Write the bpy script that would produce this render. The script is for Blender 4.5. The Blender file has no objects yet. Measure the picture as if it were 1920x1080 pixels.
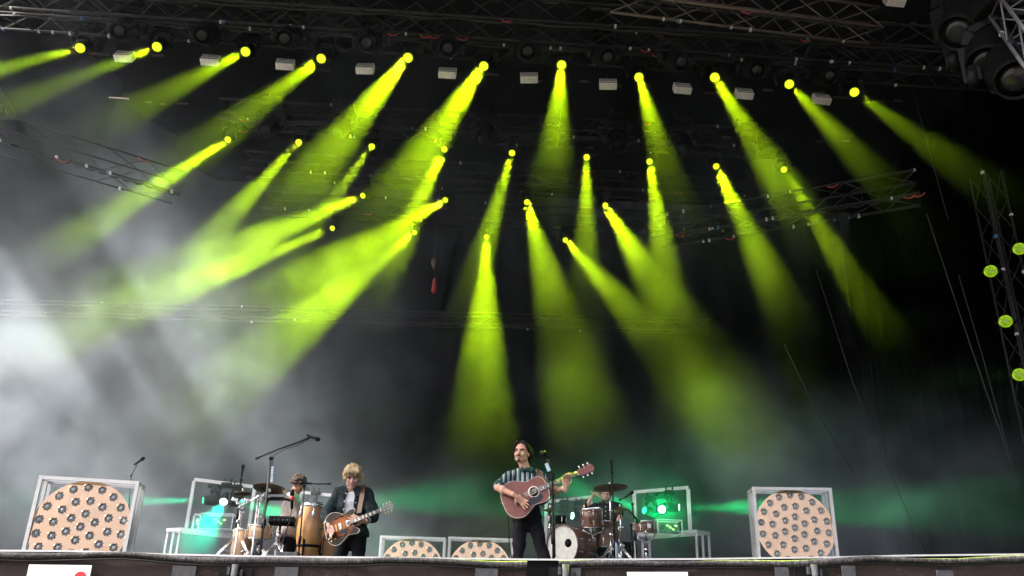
import bpy, bmesh, math, random
from mathutils import Vector, Matrix, Euler, noise
R = math.radians
random.seed(7)
S = bpy.context.scene
COL = S.collection

# ------------------------------------------------------------------ camera
FPX = 1524.0
EYE = 1.75
DECK = 1.70
RISER = .58
cam_d = bpy.data.cameras.new('camera')
cam = bpy.data.objects.new('camera', cam_d); COL.objects.link(cam)
cam_d.sensor_width = 36; cam_d.lens = FPX / 1920 * 36
cam_d.clip_start = 0.05; cam_d.clip_end = 2000
YAW, PITCH, ROLL = R(2.6), R(21.7), R(1.7)
CM = Matrix.Rotation(-YAW, 3, 'Z') @ Matrix.Rotation(R(90) + PITCH, 3, 'X') @ Matrix.Rotation(ROLL, 3, 'Z')
cam.matrix_world = Matrix.Translation((0, 0, EYE)) @ CM.to_4x4()
S.camera = cam

# ------------------------------------------------------------------ light
SUN_EL = R(51)
SUN_V = Vector((-0.97, -0.24, 0)).normalized() * math.cos(SUN_EL) + Vector((0, 0, math.sin(SUN_EL)))   # towards the sun
w = bpy.data.worlds.new('World'); S.world = w; w.use_nodes = True
nt = w.node_tree
sky = nt.nodes.new('ShaderNodeTexSky'); sky.sky_type = 'NISHITA'; sky.sun_disc = False
sky.sun_elevation = SUN_EL; sky.sun_rotation = math.atan2(SUN_V.x, SUN_V.y)
sky.air_density = .45; sky.dust_density = 8.0; sky.ozone_density = 1.0
bgn = nt.nodes['Background']; bgn.inputs['Strength'].default_value = 0.15
nt.links.new(sky.outputs[0], bgn.inputs[0])
sun_d = bpy.data.lights.new('sun', 'SUN'); sun_d.energy = 3.4; sun_d.angle = R(2.5); sun_d.color = (1, .96, .9)
sun = bpy.data.objects.new('sun', sun_d); COL.objects.link(sun)
sun.rotation_euler = SUN_V.to_track_quat('Z', 'Y').to_euler()
S.view_settings.view_transform = 'Standard'; S.view_settings.look = 'None'
S.view_settings.exposure = 1.75; S.view_settings.gamma = 1; S.view_settings.use_curve_mapping = False
c = S.cycles
c.use_denoising = True; c.use_adaptive_sampling = True; c.adaptive_threshold = .02; c.max_bounces = 5; c.diffuse_bounces = 2; c.glossy_bounces = 3; c.transmission_bounces = 3
c.volume_bounces = 0; c.transparent_max_bounces = 8; c.use_light_tree = True
c.sample_clamp_indirect = 4; c.caustics_reflective = False; c.caustics_refractive = False

def ray(px, py):
    return CM @ Vector(((px - 960) / FPX, (540 - py) / FPX, -1))
def at(px, py, D):
    v = ray(px, py); return Vector((0, 0, EYE)) + v * (D / v.y)
def atz(px, py, z):
    v = ray(px, py); return Vector((0, 0, EYE)) + v * ((z - EYE) / v.z)

# ------------------------------------------------------------------ materials
def mat(name, col, rough=.6, metal=0, var=.0, scale=20, bump=0, emit=None, spec=.5, coat=0):
    m = bpy.data.materials.new(name); m.use_nodes = True
    t = m.node_tree; b = t.nodes['Principled BSDF']
    b.inputs['Base Color'].default_value = (*col, 1); b.inputs['Roughness'].default_value = rough
    b.inputs['Metallic'].default_value = metal; b.inputs['Specular IOR Level'].default_value = spec
    b.inputs['Coat Weight'].default_value = coat
    if emit:
        b.inputs['Emission Color'].default_value = (*emit[0], 1); b.inputs['Emission Strength'].default_value = emit[1]
    if var or bump:
        tc = t.nodes.new('ShaderNodeTexCoord'); n = t.nodes.new('ShaderNodeTexNoise')
        n.inputs['Scale'].default_value = scale; n.inputs['Detail'].default_value = 5
        t.links.new(tc.outputs['Object'], n.inputs['Vector'])
        if var:
            r = t.nodes.new('ShaderNodeValToRGB')
            r.color_ramp.elements[0].position = .3; r.color_ramp.elements[1].position = .7
            r.color_ramp.elements[0].color = (*[max(0, x * (1 - var)) for x in col], 1)
            r.color_ramp.elements[1].color = (*[min(1, x * (1 + var)) for x in col], 1)
            t.links.new(n.outputs['Fac'], r.inputs[0]); t.links.new(r.outputs[0], b.inputs['Base Color'])
        if bump:
            bp = t.nodes.new('ShaderNodeBump'); bp.inputs['Strength'].default_value = bump; bp.inputs['Distance'].default_value = .02
            t.links.new(n.outputs['Fac'], bp.inputs['Height']); t.links.new(bp.outputs[0], b.inputs['Normal'])
    return m
M = dict(
    drape=mat('black_drape', (.0018, .0018, .002), 1, var=.4, scale=3, spec=0),
    roof=mat('roof_fabric', (.008, .008, .009), .9, var=.3, scale=2, spec=.1),
    deck=mat('deck_black', (.03, .03, .03), .7, var=.3, scale=4),
    ground=mat('trodden_ground', (.12, .11, .09), .95, var=.4, scale=2),
    alu=mat('aluminium', (.78, .78, .77), .38, .55, var=.08, scale=9),
    whitealu=mat('pale_aluminium', (.90, .89, .88), .5, 0, var=.06, scale=12),
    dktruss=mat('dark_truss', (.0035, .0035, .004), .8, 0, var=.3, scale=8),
    brtruss=mat('truss_daylight_tint', (.10, .075, .065), .5, .4, var=.3, scale=6),  # brownish daylight on the truss is put into its colour
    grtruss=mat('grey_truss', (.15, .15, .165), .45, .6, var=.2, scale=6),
    blk=mat('black_plastic', (.0065, .0065, .007), .55, var=.2, scale=15, spec=.1),
    blkm=mat('black_metal', (.008, .008, .0085), .5, 0, spec=.2, var=.2, scale=15),
    chrome=mat('chrome', (.85, .85, .86), .18, .95, var=.05, scale=8),
    silver=mat('silver_reflector', (.80, .74, .72), .4, .5, var=.12, scale=14, bump=.1),
    rubber=mat('rubber', (.01, .01, .01), .8),
    cymbal=mat('cymbal_bronze', (.20, .14, .08), .35, .8, var=.25, scale=20),
    tan=mat('maple_shell', (.62, .40, .22), .3, var=.12, scale=6, coat=.4),
    conga=mat('conga_wood', (.50, .25, .085), .25, var=.25, scale=5, coat=.5),
    walnut=mat('walnut_shell', (.15, .066, .042), .32, var=.25, scale=10, coat=.4),
    skinhead=mat('drum_skin', (.78, .77, .72), .6, var=.12, scale=9),
    skinold=mat('fibre_skin', (.62, .63, .58), .6, var=.16, scale=12),
    bulb=mat('frosted_bulb', (.52, .55, .55), .22, .0, var=.1, scale=30, spec=.8),
    socket=mat('socket_dark', (.035, .045, .045), .5),
    skin=mat('skin', (.62, .36, .26), .5, var=.10, scale=25, spec=.35),
    skin2=mat('skin_pale', (.60, .37, .29), .5, var=.10, scale=25, spec=.35),
    skin3=mat('skin_tan', (.36, .20, .13), .5, var=.12, scale=25, spec=.35),
    hairdk=mat('dark_hair', (.008, .005, .004), .5, var=.5, scale=40, spec=.3),
    hairbl=mat('blond_hair', (.50, .38, .22), .5, var=.45, scale=60, spec=.5),
    hairbr=mat('brown_hair', (.05, .03, .02), .7, var=.5, scale=50),
    jeans=mat('black_jeans', (.010, .010, .013), .85, var=.5, scale=12, bump=.5, spec=.2),
    jacket=mat('green_grey_cord', (.020, .034, .036), .85, var=.35, scale=30, bump=.4, spec=.2),
    knit=mat('knit_cuff', (.05, .06, .07), .9, var=.6, scale=60),
    tee=mat('white_cotton', (.80, .80, .83), .8, var=.04, scale=10, bump=.5),
    print=mat('pale_blue_print', (.45, .62, .78), .8),
    tanshirt=mat('pale_linen', (.70, .60, .54), .9, var=.10, scale=12, bump=.6),
    blkshirt=mat('black_shirt', (.014, .015, .017), .85, var=.3, scale=15, bump=.4),
    button=mat('white_button', (.8, .8, .8), .4),
    eyew=mat('eye_white', (.7, .68, .66), .2), eyeb=mat('iris_dark', (.02, .014, .01), .15),
    lip=mat('lip', (.42, .18, .15), .5),
    shoe=mat('black_leather', (.012, .012, .012), .4),
    leather=mat('brown_leather', (.105, .05, .025), .55, var=.25, scale=25),
    mahog=mat('mahogany_top', (.22, .066, .045), .32, var=.22, scale=10, coat=.25),
    mahogs=mat('mahogany_side', (.09, .03, .022), .35, var=.25, scale=10, coat=.3),
    rosew=mat('rosewood', (.035, .018, .013), .45, var=.3, scale=30),
    ivory=mat('ivory_binding', (.85, .80, .70), .4),
    nickel=mat('nickel', (.85, .84, .80), .22, .85),
    gold=mat('brass', (.75, .55, .25), .3, .8),
    pick=mat('black_pickguard', (.012, .014, .018), .3),
    red=mat('red_plastic', (.6, .03, .05), .5),
    sticker=mat('pale_sticker', (.50, .65, .80), .5, var=.35, scale=40),
    bluecap=mat('blue_cap', (.03, .20, .65), .4),
    plasticw=mat('clear_plastic', (.45, .55, .62), .15, var=.1, scale=20),
    scrim=mat('brown_scrim', (.036, .026, .024), .85, var=.5, scale=60, bump=.6, spec=.3),
    scrimtop=mat('grey_scrim_roll', (.05, .047, .05), .75, var=.8, scale=170, bump=.12, spec=.4),
    velcro=mat('grey_patch', (.035, .037, .043), .8, var=.35, scale=60),
    banner=mat('white_banner', (.78, .77, .78), .7, var=.05, scale=60),
    reddot=mat('red_print', (.55, .02, .03), .7),
    rackface=mat('rack_face', (.02, .025, .025), .4, var=.3, scale=12),
    rackgrey=mat('rack_grey', (.13, .15, .15), .45, .2, var=.25, scale=12),
    ledg=mat('led_green', (.1, .8, .3), .4, emit=((.25, 1, .1), 2.0)),
    wood=mat('drumstick_wood', (.6, .42, .22), .5),
    stone=mat('white_cloth_tip', (.75, .75, .72), .7),
    cable=mat('black_cable', (.008, .008, .008), .5),
    wire=mat('wire_rope', (.03, .03, .032), .8),
    redcable=mat('red_cable', (.35, .03, .03), .5), bluetape=mat('blue_tape', (.05, .16, .4), .5),
    whitetape=mat('white_tape', (.6, .6, .6), .5), yellowtape=mat('yellow_tape', (.6, .4, .03), .5),
)
def lens_mat(name, col, s):
    """A lamp lens: glowing glass with a dark gobo ring pattern."""
    m = mat(name, (.02, .02, .02), .3); t = m.node_tree; b = t.nodes['Principled BSDF']
    tc = t.nodes.new('ShaderNodeTexCoord'); mp = t.nodes.new('ShaderNodeMapping'); mp.inputs['Scale'].default_value = (1, 1, 0)
    v = t.nodes.new('ShaderNodeVectorMath'); v.operation = 'LENGTH'; t.links.new(tc.outputs['Object'], mp.inputs[0]); t.links.new(mp.outputs[0], v.inputs[0])
    r = t.nodes.new('ShaderNodeValToRGB'); e = r.color_ramp.elements; sc = t.nodes.new('ShaderNodeMath'); sc.operation = 'MULTIPLY'; sc.inputs[1].default_value = 10
    e[0].position = .0; e[0].color = (.25, .25, .25, 1); e[1].position = 1; e[1].color = (.2, .2, .2, 1)
    for p_, g_ in ((.13, .35), (.2, 1.0), (.42, .8), (.5, 1.5), (.72, 1.1), (.82, .45), (.9, .8)):
        q = e.new(p_); q.color = (g_, g_, g_, 1)
    ms = t.nodes.new('ShaderNodeMath'); ms.operation = 'MULTIPLY'; ms.inputs[1].default_value = s * 1.5
    t.links.new(v.outputs['Value'], sc.inputs[0]); t.links.new(sc.outputs[0], r.inputs[0]); t.links.new(r.outputs[0], ms.inputs[0]); t.links.new(ms.outputs[0], b.inputs['Emission Strength']); b.inputs['Emission Color'].default_value = (*col, 1)
    return m
YG = (.68, 1.0, .002)
M['lensY'] = lens_mat('lens_yellow_green', (.62, .85, .01), .55)
M['lensG'] = lens_mat('lens_green', (.42, 1, .6), 5.0)
M['lensGd'] = lens_mat('lens_green_dim', (.02, .75, .28), .9)
M['lensOff'] = mat('lens_dark', (.006, .0065, .008), .25, spec=.25)
M['lensNear'] = mat('lens_near', (.02, .02, .022), .08, .2)
def honey_mat():
    m = mat('led_honeycomb', (.02, .02, .02), .4); t = m.node_tree; b = t.nodes['Principled BSDF']
    tc = t.nodes.new('ShaderNodeTexCoord'); v = t.nodes.new('ShaderNodeTexVoronoi'); v.inputs['Scale'].default_value = 48; v.inputs['Randomness'].default_value = .15
    r = t.nodes.new('ShaderNodeMapRange'); r.inputs['From Min'].default_value = .15; r.inputs['From Max'].default_value = .5
    r.inputs['To Min'].default_value = .95; r.inputs['To Max'].default_value = .1
    t.links.new(tc.outputs['Object'], v.inputs['Vector']); t.links.new(v.outputs['Distance'], r.inputs['Value'])
    t.links.new(r.outputs[0], b.inputs['Emission Strength']); b.inputs['Emission Color'].default_value = (.48, .85, .02, 1)
    return m
M['honey'] = honey_mat()
def copper_mat():
    m = mat('polished_copper', (.99, .635, .37), .14, 1.0); t = m.node_tree; b = t.nodes['Principled BSDF']
    tc = t.nodes.new('ShaderNodeTexCoord'); n = t.nodes.new('ShaderNodeTexNoise'); n.inputs['Scale'].default_value = 2.2; n.inputs['Detail'].default_value = 1.5; n.inputs['Distortion'].default_value = 1.0
    info = t.nodes.new('ShaderNodeObjectInfo'); add = t.nodes.new('ShaderNodeVectorMath'); add.operation = 'ADD'
    t.links.new(tc.outputs['Object'], add.inputs[0]); t.links.new(info.outputs['Location'], add.inputs[1]); t.links.new(add.outputs[0], n.inputs['Vector'])
    bp = t.nodes.new('ShaderNodeBump'); bp.inputs['Strength'].default_value = .16; bp.inputs['Distance'].default_value = .08
    t.links.new(n.outputs['Fac'], bp.inputs['Height']); t.links.new(bp.outputs[0], b.inputs['Normal'])
    return m
M['copper'] = copper_mat()
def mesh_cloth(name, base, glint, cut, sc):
    """woven scrim: dark mesh with pale upright stitches, thread glints painted into the base colour"""
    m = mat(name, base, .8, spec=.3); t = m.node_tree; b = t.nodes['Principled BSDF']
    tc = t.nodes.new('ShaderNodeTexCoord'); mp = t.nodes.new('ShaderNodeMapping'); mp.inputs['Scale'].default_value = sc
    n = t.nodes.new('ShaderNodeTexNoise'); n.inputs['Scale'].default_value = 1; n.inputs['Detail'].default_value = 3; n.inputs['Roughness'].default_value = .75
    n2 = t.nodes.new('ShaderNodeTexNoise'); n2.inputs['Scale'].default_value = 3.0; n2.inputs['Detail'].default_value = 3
    r = t.nodes.new('ShaderNodeValToRGB'); e = r.color_ramp.elements; e[0].position = cut; e[0].color = (*base, 1); e[1].position = cut + .16; e[1].color = (*glint, 1)  # lightest step is the painted sparkle of the threads
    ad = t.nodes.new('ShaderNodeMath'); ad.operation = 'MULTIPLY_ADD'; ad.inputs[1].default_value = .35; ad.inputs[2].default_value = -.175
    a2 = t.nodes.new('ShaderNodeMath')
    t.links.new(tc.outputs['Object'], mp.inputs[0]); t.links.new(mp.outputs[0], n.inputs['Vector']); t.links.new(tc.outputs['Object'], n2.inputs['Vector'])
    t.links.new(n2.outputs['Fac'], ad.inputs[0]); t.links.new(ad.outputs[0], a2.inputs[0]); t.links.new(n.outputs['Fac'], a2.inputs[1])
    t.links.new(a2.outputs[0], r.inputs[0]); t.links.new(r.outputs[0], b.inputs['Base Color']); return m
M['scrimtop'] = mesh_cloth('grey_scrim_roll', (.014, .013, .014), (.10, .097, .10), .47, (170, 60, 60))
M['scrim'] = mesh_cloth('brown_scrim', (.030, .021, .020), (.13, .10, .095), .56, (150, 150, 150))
def stripe_mat():
    """Dark green polo cloth with vertical white stripes edged in blue, the cloth's own pattern."""
    m = mat('striped_polo', (.012, .05, .045), .8, spec=.2); t = m.node_tree; b = t.nodes['Principled BSDF']
    tc = t.nodes.new('ShaderNodeTexCoord'); sp = t.nodes.new('ShaderNodeSeparateXYZ'); t.links.new(tc.outputs['Object'], sp.inputs[0])
    a = t.nodes.new('ShaderNodeMath'); a.operation = 'MULTIPLY_ADD'; a.inputs[1].default_value = .35; t.links.new(sp.outputs['Z'], a.inputs[0])
    t.links.new(sp.outputs['X'], a.inputs[2])
    ab = a
    mu = t.nodes.new('ShaderNodeMath'); mu.operation = 'MULTIPLY'; mu.inputs[1].default_value = 1 / .052; t.links.new(sp.outputs['X'], mu.inputs[0])
    fr = t.nodes.new('ShaderNodeMath'); fr.operation = 'FRACT'; t.links.new(mu.outputs[0], fr.inputs[0])
    rp = t.nodes.new('ShaderNodeValToRGB'); rp.color_ramp.interpolation = 'CONSTANT'
    e = rp.color_ramp.elements; e[0].position = 0; e[0].color = (.010, .045, .042, 1); e[1].position = .5; e[1].color = (.72, .74, .74, 1)
    for p_, c_ in ((.66, (.05, .07, .28, 1)), (.75, (.010, .045, .042, 1)), (.84, (.6, .62, .63, 1)), (.92, (.010, .045, .042, 1))):
        q = e.new(p_); q.color = c_
    t.links.new(fr.outputs[0], rp.inputs[0]); t.links.new(rp.outputs[0], b.inputs['Base Color'])
    return m
M['polo'] = stripe_mat()
M['polodk'] = mat('dark_green_rib', (.010, .05, .045), .85, var=.3, scale=60)
def burst_mat():
    """Sunburst lacquer: amber middle, near-black rim (the guitar's own finish)."""
    m = mat('sunburst', (.5, .2, .03), .25, coat=.5); t = m.node_tree; b = t.nodes['Principled BSDF']
    tc = t.nodes.new('ShaderNodeTexCoord'); mp = t.nodes.new('ShaderNodeMapping'); mp.vector_type = 'TEXTURE'
    mp.inputs['Location'].default_value = (.0, .0, 0); mp.inputs['Scale'].default_value = (.27, .21, 1)
    g = t.nodes.new('ShaderNodeVectorMath'); g.operation = 'LENGTH'
    t.links.new(tc.outputs['Object'], mp.inputs[0]); t.links.new(mp.outputs[0], g.inputs[0])
    rp = t.nodes.new('ShaderNodeValToRGB'); e = rp.color_ramp.elements
    e[0].position = .15; e[0].color = (.45, .16, .03, 1); e[1].position = .72; e[1].color = (.014, .009, .008, 1)
    q = e.new(.46); q.color = (.28, .075, .016, 1)
    t.links.new(g.outputs['Value'], rp.inputs[0]); t.links.new(rp.outputs[0], b.inputs['Base Color'])
    return m
M['burst'] = burst_mat()

# ------------------------------------------------------------------ mesh helpers
def frame_to(d, up=(0, 0, 1)):
    """3x3 with local z along d."""
    d = Vector(d).normalized(); up = Vector(up)
    if abs(d.dot(up)) > .98: up = Vector((0, 1, 0))
    x = up.cross(d).normalized(); y = d.cross(x)
    return Matrix((x, y, d)).transposed()
class MB:
    def __init__(s): s.bm = bmesh.new()
    def _xf(s, vs, m):
        for v in vs: v.co = m @ v.co
    def box(s, c, size, rot=None, bevel=0):
        r = bmesh.ops.create_cube(s.bm, size=1); vs = r['verts']
        for v in vs: v.co = Vector((v.co.x * size[0], v.co.y * size[1], v.co.z * size[2]))
        if bevel:
            es = list({e for v in vs for e in v.link_edges})
            q = bmesh.ops.bevel(s.bm, geom=es, offset=bevel, segments=2, affect='EDGES', profile=.5)
            vs = list({v for f in q['faces'] for v in f.verts} | {v for v in vs if v.is_valid})
        m = rot if rot else Matrix.Identity(3)
        for v in vs: v.co = m @ v.co + Vector(c)
        return s
    def bar(s, a, b, w, h=None):
        a, b = Vector(a), Vector(b); h = h or w
        return s.box((a + b) / 2, (w, h, (b - a).length), frame_to(b - a))
    def loft(s, rings, cap=True):
        rv = [[s.bm.verts.new(p) for p in r] for r in rings]; n = len(rv[0])
        for i in range(len(rv) - 1):
            for k in range(n):
                f = s.bm.faces.new((rv[i][k], rv[i][(k + 1) % n], rv[i + 1][(k + 1) % n], rv[i + 1][k])); f.smooth = True
        if cap:
            s.bm.faces.new(rv[0][::-1]); s.bm.faces.new(rv[-1])
        return s
    def tube(s, pts, r, seg=8, cap=True):
        pts = [Vector(p) for p in pts]; n = len(pts)
        rs = r if isinstance(r, (list, tuple)) else [r] * n
        rings = []; up = Vector((0, 0, 1))
        for i, p in enumerate(pts):
            d = (pts[min(i + 1, n - 1)] - pts[max(i - 1, 0)]).normalized()
            f = frame_to(d, up); up = f.col[1] if False else up
            rings.append([p + f @ Vector((math.cos(2 * math.pi * k / seg) * rs[i], math.sin(2 * math.pi * k / seg) * rs[i], 0)) for k in range(seg)])
        return s.loft(rings, cap)
    def lathe(s, prof, m=None, seg=24, cap=True):
        m = m or Matrix.Identity(4)
        rings = [[m @ Vector((r * math.cos(2 * math.pi * k / seg), r * math.sin(2 * math.pi * k / seg), z)) for k in range(seg)] for r, z in prof]
        return s.loft(rings, cap)
    def ell(s, c, r, rot=None, seg=16):
        q = bmesh.ops.create_uvsphere(s.bm, u_segments=seg, v_segments=max(6, seg * 2 // 3), radius=1)
        m = rot if rot else Matrix.Identity(3)
        if isinstance(r, (int, float)): r = (r, r, r)
        for v in q['verts']: v.co = m @ Vector((v.co.x * r[0], v.co.y * r[1], v.co.z * r[2])) + Vector(c)
        for v in q['verts']:
            for f in v.link_faces: f.smooth = True
        return s
    def cap(s, a, b, ra, rb, seg=12):
        """tapered capsule, closed"""
        a, b = Vector(a), Vector(b); d = (b - a)
        if d.length < 1e-5: return s.ell(a, ra)
        f = frame_to(d); L = d.length; pr = []
        for i in range(5):
            t = -math.pi / 2 + i * math.pi / 8; pr.append((max(.0005, ra * math.cos(t)), ra * math.sin(t)))
        for i in range(5):
            t = i * math.pi / 8; pr.append((max(.0005, rb * math.cos(t)), L + rb * math.sin(t)))
        m = f.to_4x4(); m.translation = a
        return s.lathe(pr, m, seg)
    def poly(s, pts, z0, z1, m=None):
        """prism of a 2D outline"""
        m = m or Matrix.Identity(4)
        a = [s.bm.verts.new(m @ Vector((x, y, z0))) for x, y in pts]; b = [s.bm.verts.new(m @ Vector((x, y, z1))) for x, y in pts]
        n = len(pts)
        for i in range(n): s.bm.faces.new((a[i], a[(i + 1) % n], b[(i + 1) % n], b[i]))
        s.bm.faces.new(a[::-1]); s.bm.faces.new(b)
        return s
    def build(s, name, m, parent=None, smooth=False, loc=None):
        bmesh.ops.recalc_face_normals(s.bm, faces=s.bm.faces)
        me = bpy.data.meshes.new(name); s.bm.to_mesh(me); s.bm.free()
        if smooth:
            for p in me.polygons: p.use_smooth = True
        o = bpy.data.objects.new(name, me); COL.objects.link(o); me.materials.append(M[m] if isinstance(m, str) else m)
        if parent is not None: o.parent = parent
        if loc is not None: o.location = loc
        return o
    def remesh(s, name, m, parent=None, voxel=.008, smooth=4):
        o = s.build(name, m, parent)
        md = o.modifiers.new('r', 'REMESH'); md.mode = 'VOXEL'; md.voxel_size = voxel; md.use_smooth_shade = True
        if smooth:
            sm = o.modifiers.new('s', 'SMOOTH'); sm.factor = .5; sm.iterations = smooth
        dg = bpy.context.evaluated_depsgraph_get(); me = bpy.data.meshes.new_from_object(o.evaluated_get(dg))
        o.modifiers.clear(); old = o.data; o.data = me; me.name = name; bpy.data.meshes.remove(old)
        if not me.materials: me.materials.append(M[m])
        for p in me.polygons: p.use_smooth = True
        return o
def tag(o, label=None, cat=None, group=None, kind=None):
    if label: o['label'] = label
    if cat: o['category'] = cat
    if group: o['group'] = group
    if kind: o['kind'] = kind
    return o
def thing(name, loc, label, cat, group=None, rz=0):
    o = bpy.data.objects.new(name, None); COL.objects.link(o); o.empty_display_size = .1
    o.location = loc; o.rotation_euler = (0, 0, rz)
    return tag(o, label, cat, group)
KIDS = {}
def kids(o):
    return [c for c in COL.objects if c.parent == o]
def dup(root, loc, rz=None, label=None, group=None):
    def cp(o, parent):
        n = o.copy(); COL.objects.link(n); n.parent = parent
        for k in kids(o):
            if k.type != 'LIGHT': cp(k, n)
        return n
    r = cp(root, None); r.location = loc
    if rz is not None: r.rotation_euler = (0, 0, rz)
    if label: r['label'] = label
    if group: r['group'] = group
    return r
def origin_parts(root, *pts):
    return [Vector(p) - Vector(root.location) for p in pts]
ORD = ['first', 'second', 'third', 'fourth', 'fifth', 'sixth', 'seventh', 'eighth', 'ninth', 'tenth', 'eleventh', 'twelfth']

# ------------------------------------------------------------------ setting
def grid_sheet(name, m, fn, nu, nv, parent=None, smooth=True):
    b = MB(); vs = [[b.bm.verts.new(fn(i / nu, j / nv)) for j in range(nv + 1)] for i in range(nu + 1)]
    for i in range(nu):
        for j in range(nv): b.bm.faces.new((vs[i][j], vs[i + 1][j], vs[i + 1][j + 1], vs[i][j + 1]))
    return b.build(name, m, parent, smooth)
o = MB().box((0, 20, -.1), (900, 900, .2)).build('ground', 'ground'); tag(o, kind='structure')
o = MB().box((-2, 12.75, DECK - .15), (34, 16.9, .3)).build('stage_floor', 'deck'); tag(o, kind='structure')
o = grid_sheet('backdrop_drape', 'drape', lambda u, v: (-21 + 36 * u, 21.3 + .035 * math.sin(u * 190) + .03 * math.sin(u * 71 + 1), DECK + 21 * v), 420, 6)
tag(o, 'tall black drape hanging across the back of the stage', 'drape')
o = grid_sheet('wing_drape', 'drape', lambda u, v: (10.6 + .08 * math.sin(u * 120), 7.5 + 13.6 * u, DECK + 15 * v), 200, 6)
tag(o, 'black drape closing off the wing beside the lamp tower', 'drape')
rt = thing('stage_roof', (0, 13, EYE + 11), 'dark fabric stage roof above the trusses', 'roof')
q = MB(); edge = [(-10.9 + 3.2 * k / 24 + .25 * math.sin(k * 1.9) + .12 * math.sin(k * 4.3), -10.5 + 18 * k / 24) for k in range(25)]   # outer hem slanted and waved to soften its shadow line in the smoke
q.poly(edge + [(12.75, 7.5), (12.75, -10.5)], 0, .2); q.build('canopy', 'roof', rt)
for j, (yy, zz) in enumerate(((-2.4, -.25), (-.8, -.3), (1.6, -.3), (3.2, -.35))):
    b = MB(); x = -9.0
    while x < 9.5:
        L = random.uniform(.10, .45)
        if random.random() < .5: b.box((x, yy + random.uniform(-.12, .12), zz - random.choice((0, .12))), (L, .05, .03))
        x += L + random.uniform(.1, .4)
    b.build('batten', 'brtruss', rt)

# front edge of the stage: measured line of its top
EDGE = [(-160, 1025), (0, 1030.5), (140, 1031.5), (300, 1037), (480, 1041.5), (700, 1043.5), (980, 1047), (1040, 1047.5), (1300, 1046.5), (1450, 1044.5), (1550, 1043.5), (1700, 1040), (1920, 1037.5), (2090, 1035)]
EP = [at(x, y, 4.1) for x, y in EDGE]
def edge_z(x):
    for a, b in zip(EP, EP[1:]):
        if a.x <= x <= b.x: return a.z + (b.z - a.z) * (x - a.x) / (b.x - a.x)
    return EP[0].z if x < EP[0].x else EP[-1].z
def px_x(px, D=4.1): return at(px, 1045, D).x
er = thing('stage_edge', (0, 4.2, DECK), 'raised stage edge with pale metal strip along its top', 'stage edge')
b = MB(); s_ = MB()
for a, c in zip(EP, EP[1:]):
    for q, z0, z1, y0, y1 in ((b, -.5, -.008, 4.12, 4.28), (s_, -.0078, 0, 4.105, 4.29)):
        v = [q.bm.verts.new(Vector((p.x, y - 4.2, (p.z - DECK) + z))) for p, y, z in ((a, y0, z0), (c, y0, z0), (c, y0, z1), (a, y0, z1), (a, y1, z0), (c, y1, z0), (c, y1, z1), (a, y1, z1))] if z0 > -.4 else \
            [q.bm.verts.new(Vector((p.x, y - 4.2, z))) for p, y, z in ((a, y0, -.0), (c, y0, -.0), (c, y0, c.z - DECK + z1), (a, y0, a.z - DECK + z1), (a, y1, -.0), (c, y1, -.0), (c, y1, c.z - DECK + z1), (a, y1, a.z - DECK + z1))]
        for f in ((0, 1, 2, 3), (7, 6, 5, 4), (3, 2, 6, 7), (1, 0, 4, 5), (2, 1, 5, 6), (0, 3, 7, 4)): q.bm.faces.new([v[i] for i in f])
b.build('beam', 'blk', er); s_.build('edge_strip', 'alu', er)
def skirt(x0, x1, label, drop):
    r = thing('stage_skirt', ((x0 + x1) / 2, 4.0, 0), label, 'stage skirt'); cx = (x0 + x1) / 2
    n = int((x1 - x0) / .02)
    def top(x):
        k = x * 2.1; return edge_z(x) - drop - .012 * abs(math.sin(k * 1.3 + 1)) - .004 * math.sin(x * 9)
    def roll(u, v):
        x = x0 + (x1 - x0) * u; a = v * math.pi * 1.3 - .3
        rr = .0135 + .0025 * math.sin(x * 5) + .002 * noise.noise((x * 9, 0, 3)); z = top(x) - .013
        return (x - cx, -.015 - rr * math.cos(a - 1.2) * .8 + .0012 * noise.noise((x * 60, v * 3, 1)), z + rr * math.sin(a - 1.2) + .001 * noise.noise((x * 70, v * 4, 7)))
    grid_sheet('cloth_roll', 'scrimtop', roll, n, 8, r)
    def cl(u, v):
        x = x0 + (x1 - x0) * u
        return (x - cx, -.002 + .010 * noise.noise((x * 1.7, v * 2, 5)) + .004 * noise.noise((x * 11, v * 2, 2)), (top(x) - .03) * (1 - v))
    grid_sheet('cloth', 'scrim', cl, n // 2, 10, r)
    grid_sheet('hem', 'blk', lambda u, v: (x0 - cx + (x1 - x0) * u, -.022 - .003 * math.sin(v * 3), top(x0 + (x1 - x0) * u) - .031 - .008 * v), n // 3, 2, r)
    return r
SKL = skirt(px_x(-150), px_x(985), 'brown black scrim skirt below the band with white banner and red dot', .006)
SKR = skirt(px_x(1042), px_x(2080), 'brown black scrim skirt under the drum kit side of the stage', .010)
def on_skirt(root, name, m, px, py, w, h, t=.006, y=3.975, jag=0):
    p = at(px, py, y) - Vector(root.location)
    b = MB(); b.box(p, (w, t, h), Matrix.Rotation(random.uniform(-.03, .03), 3, 'Y')); return b.build(name, m, root)
for px, py in ((345, 1072), (537, 1074), (912, 1077)): on_skirt(SKL, 'patch', 'velcro', px, py, .105, .05)
for px, py, wd in ((1077, 1076, .06), (1466, 1074, .065), (1591, 1071, .065), (1772, 1080, .08)): on_skirt(SKR, 'patch', 'velcro', px, py, wd, .05)
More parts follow.
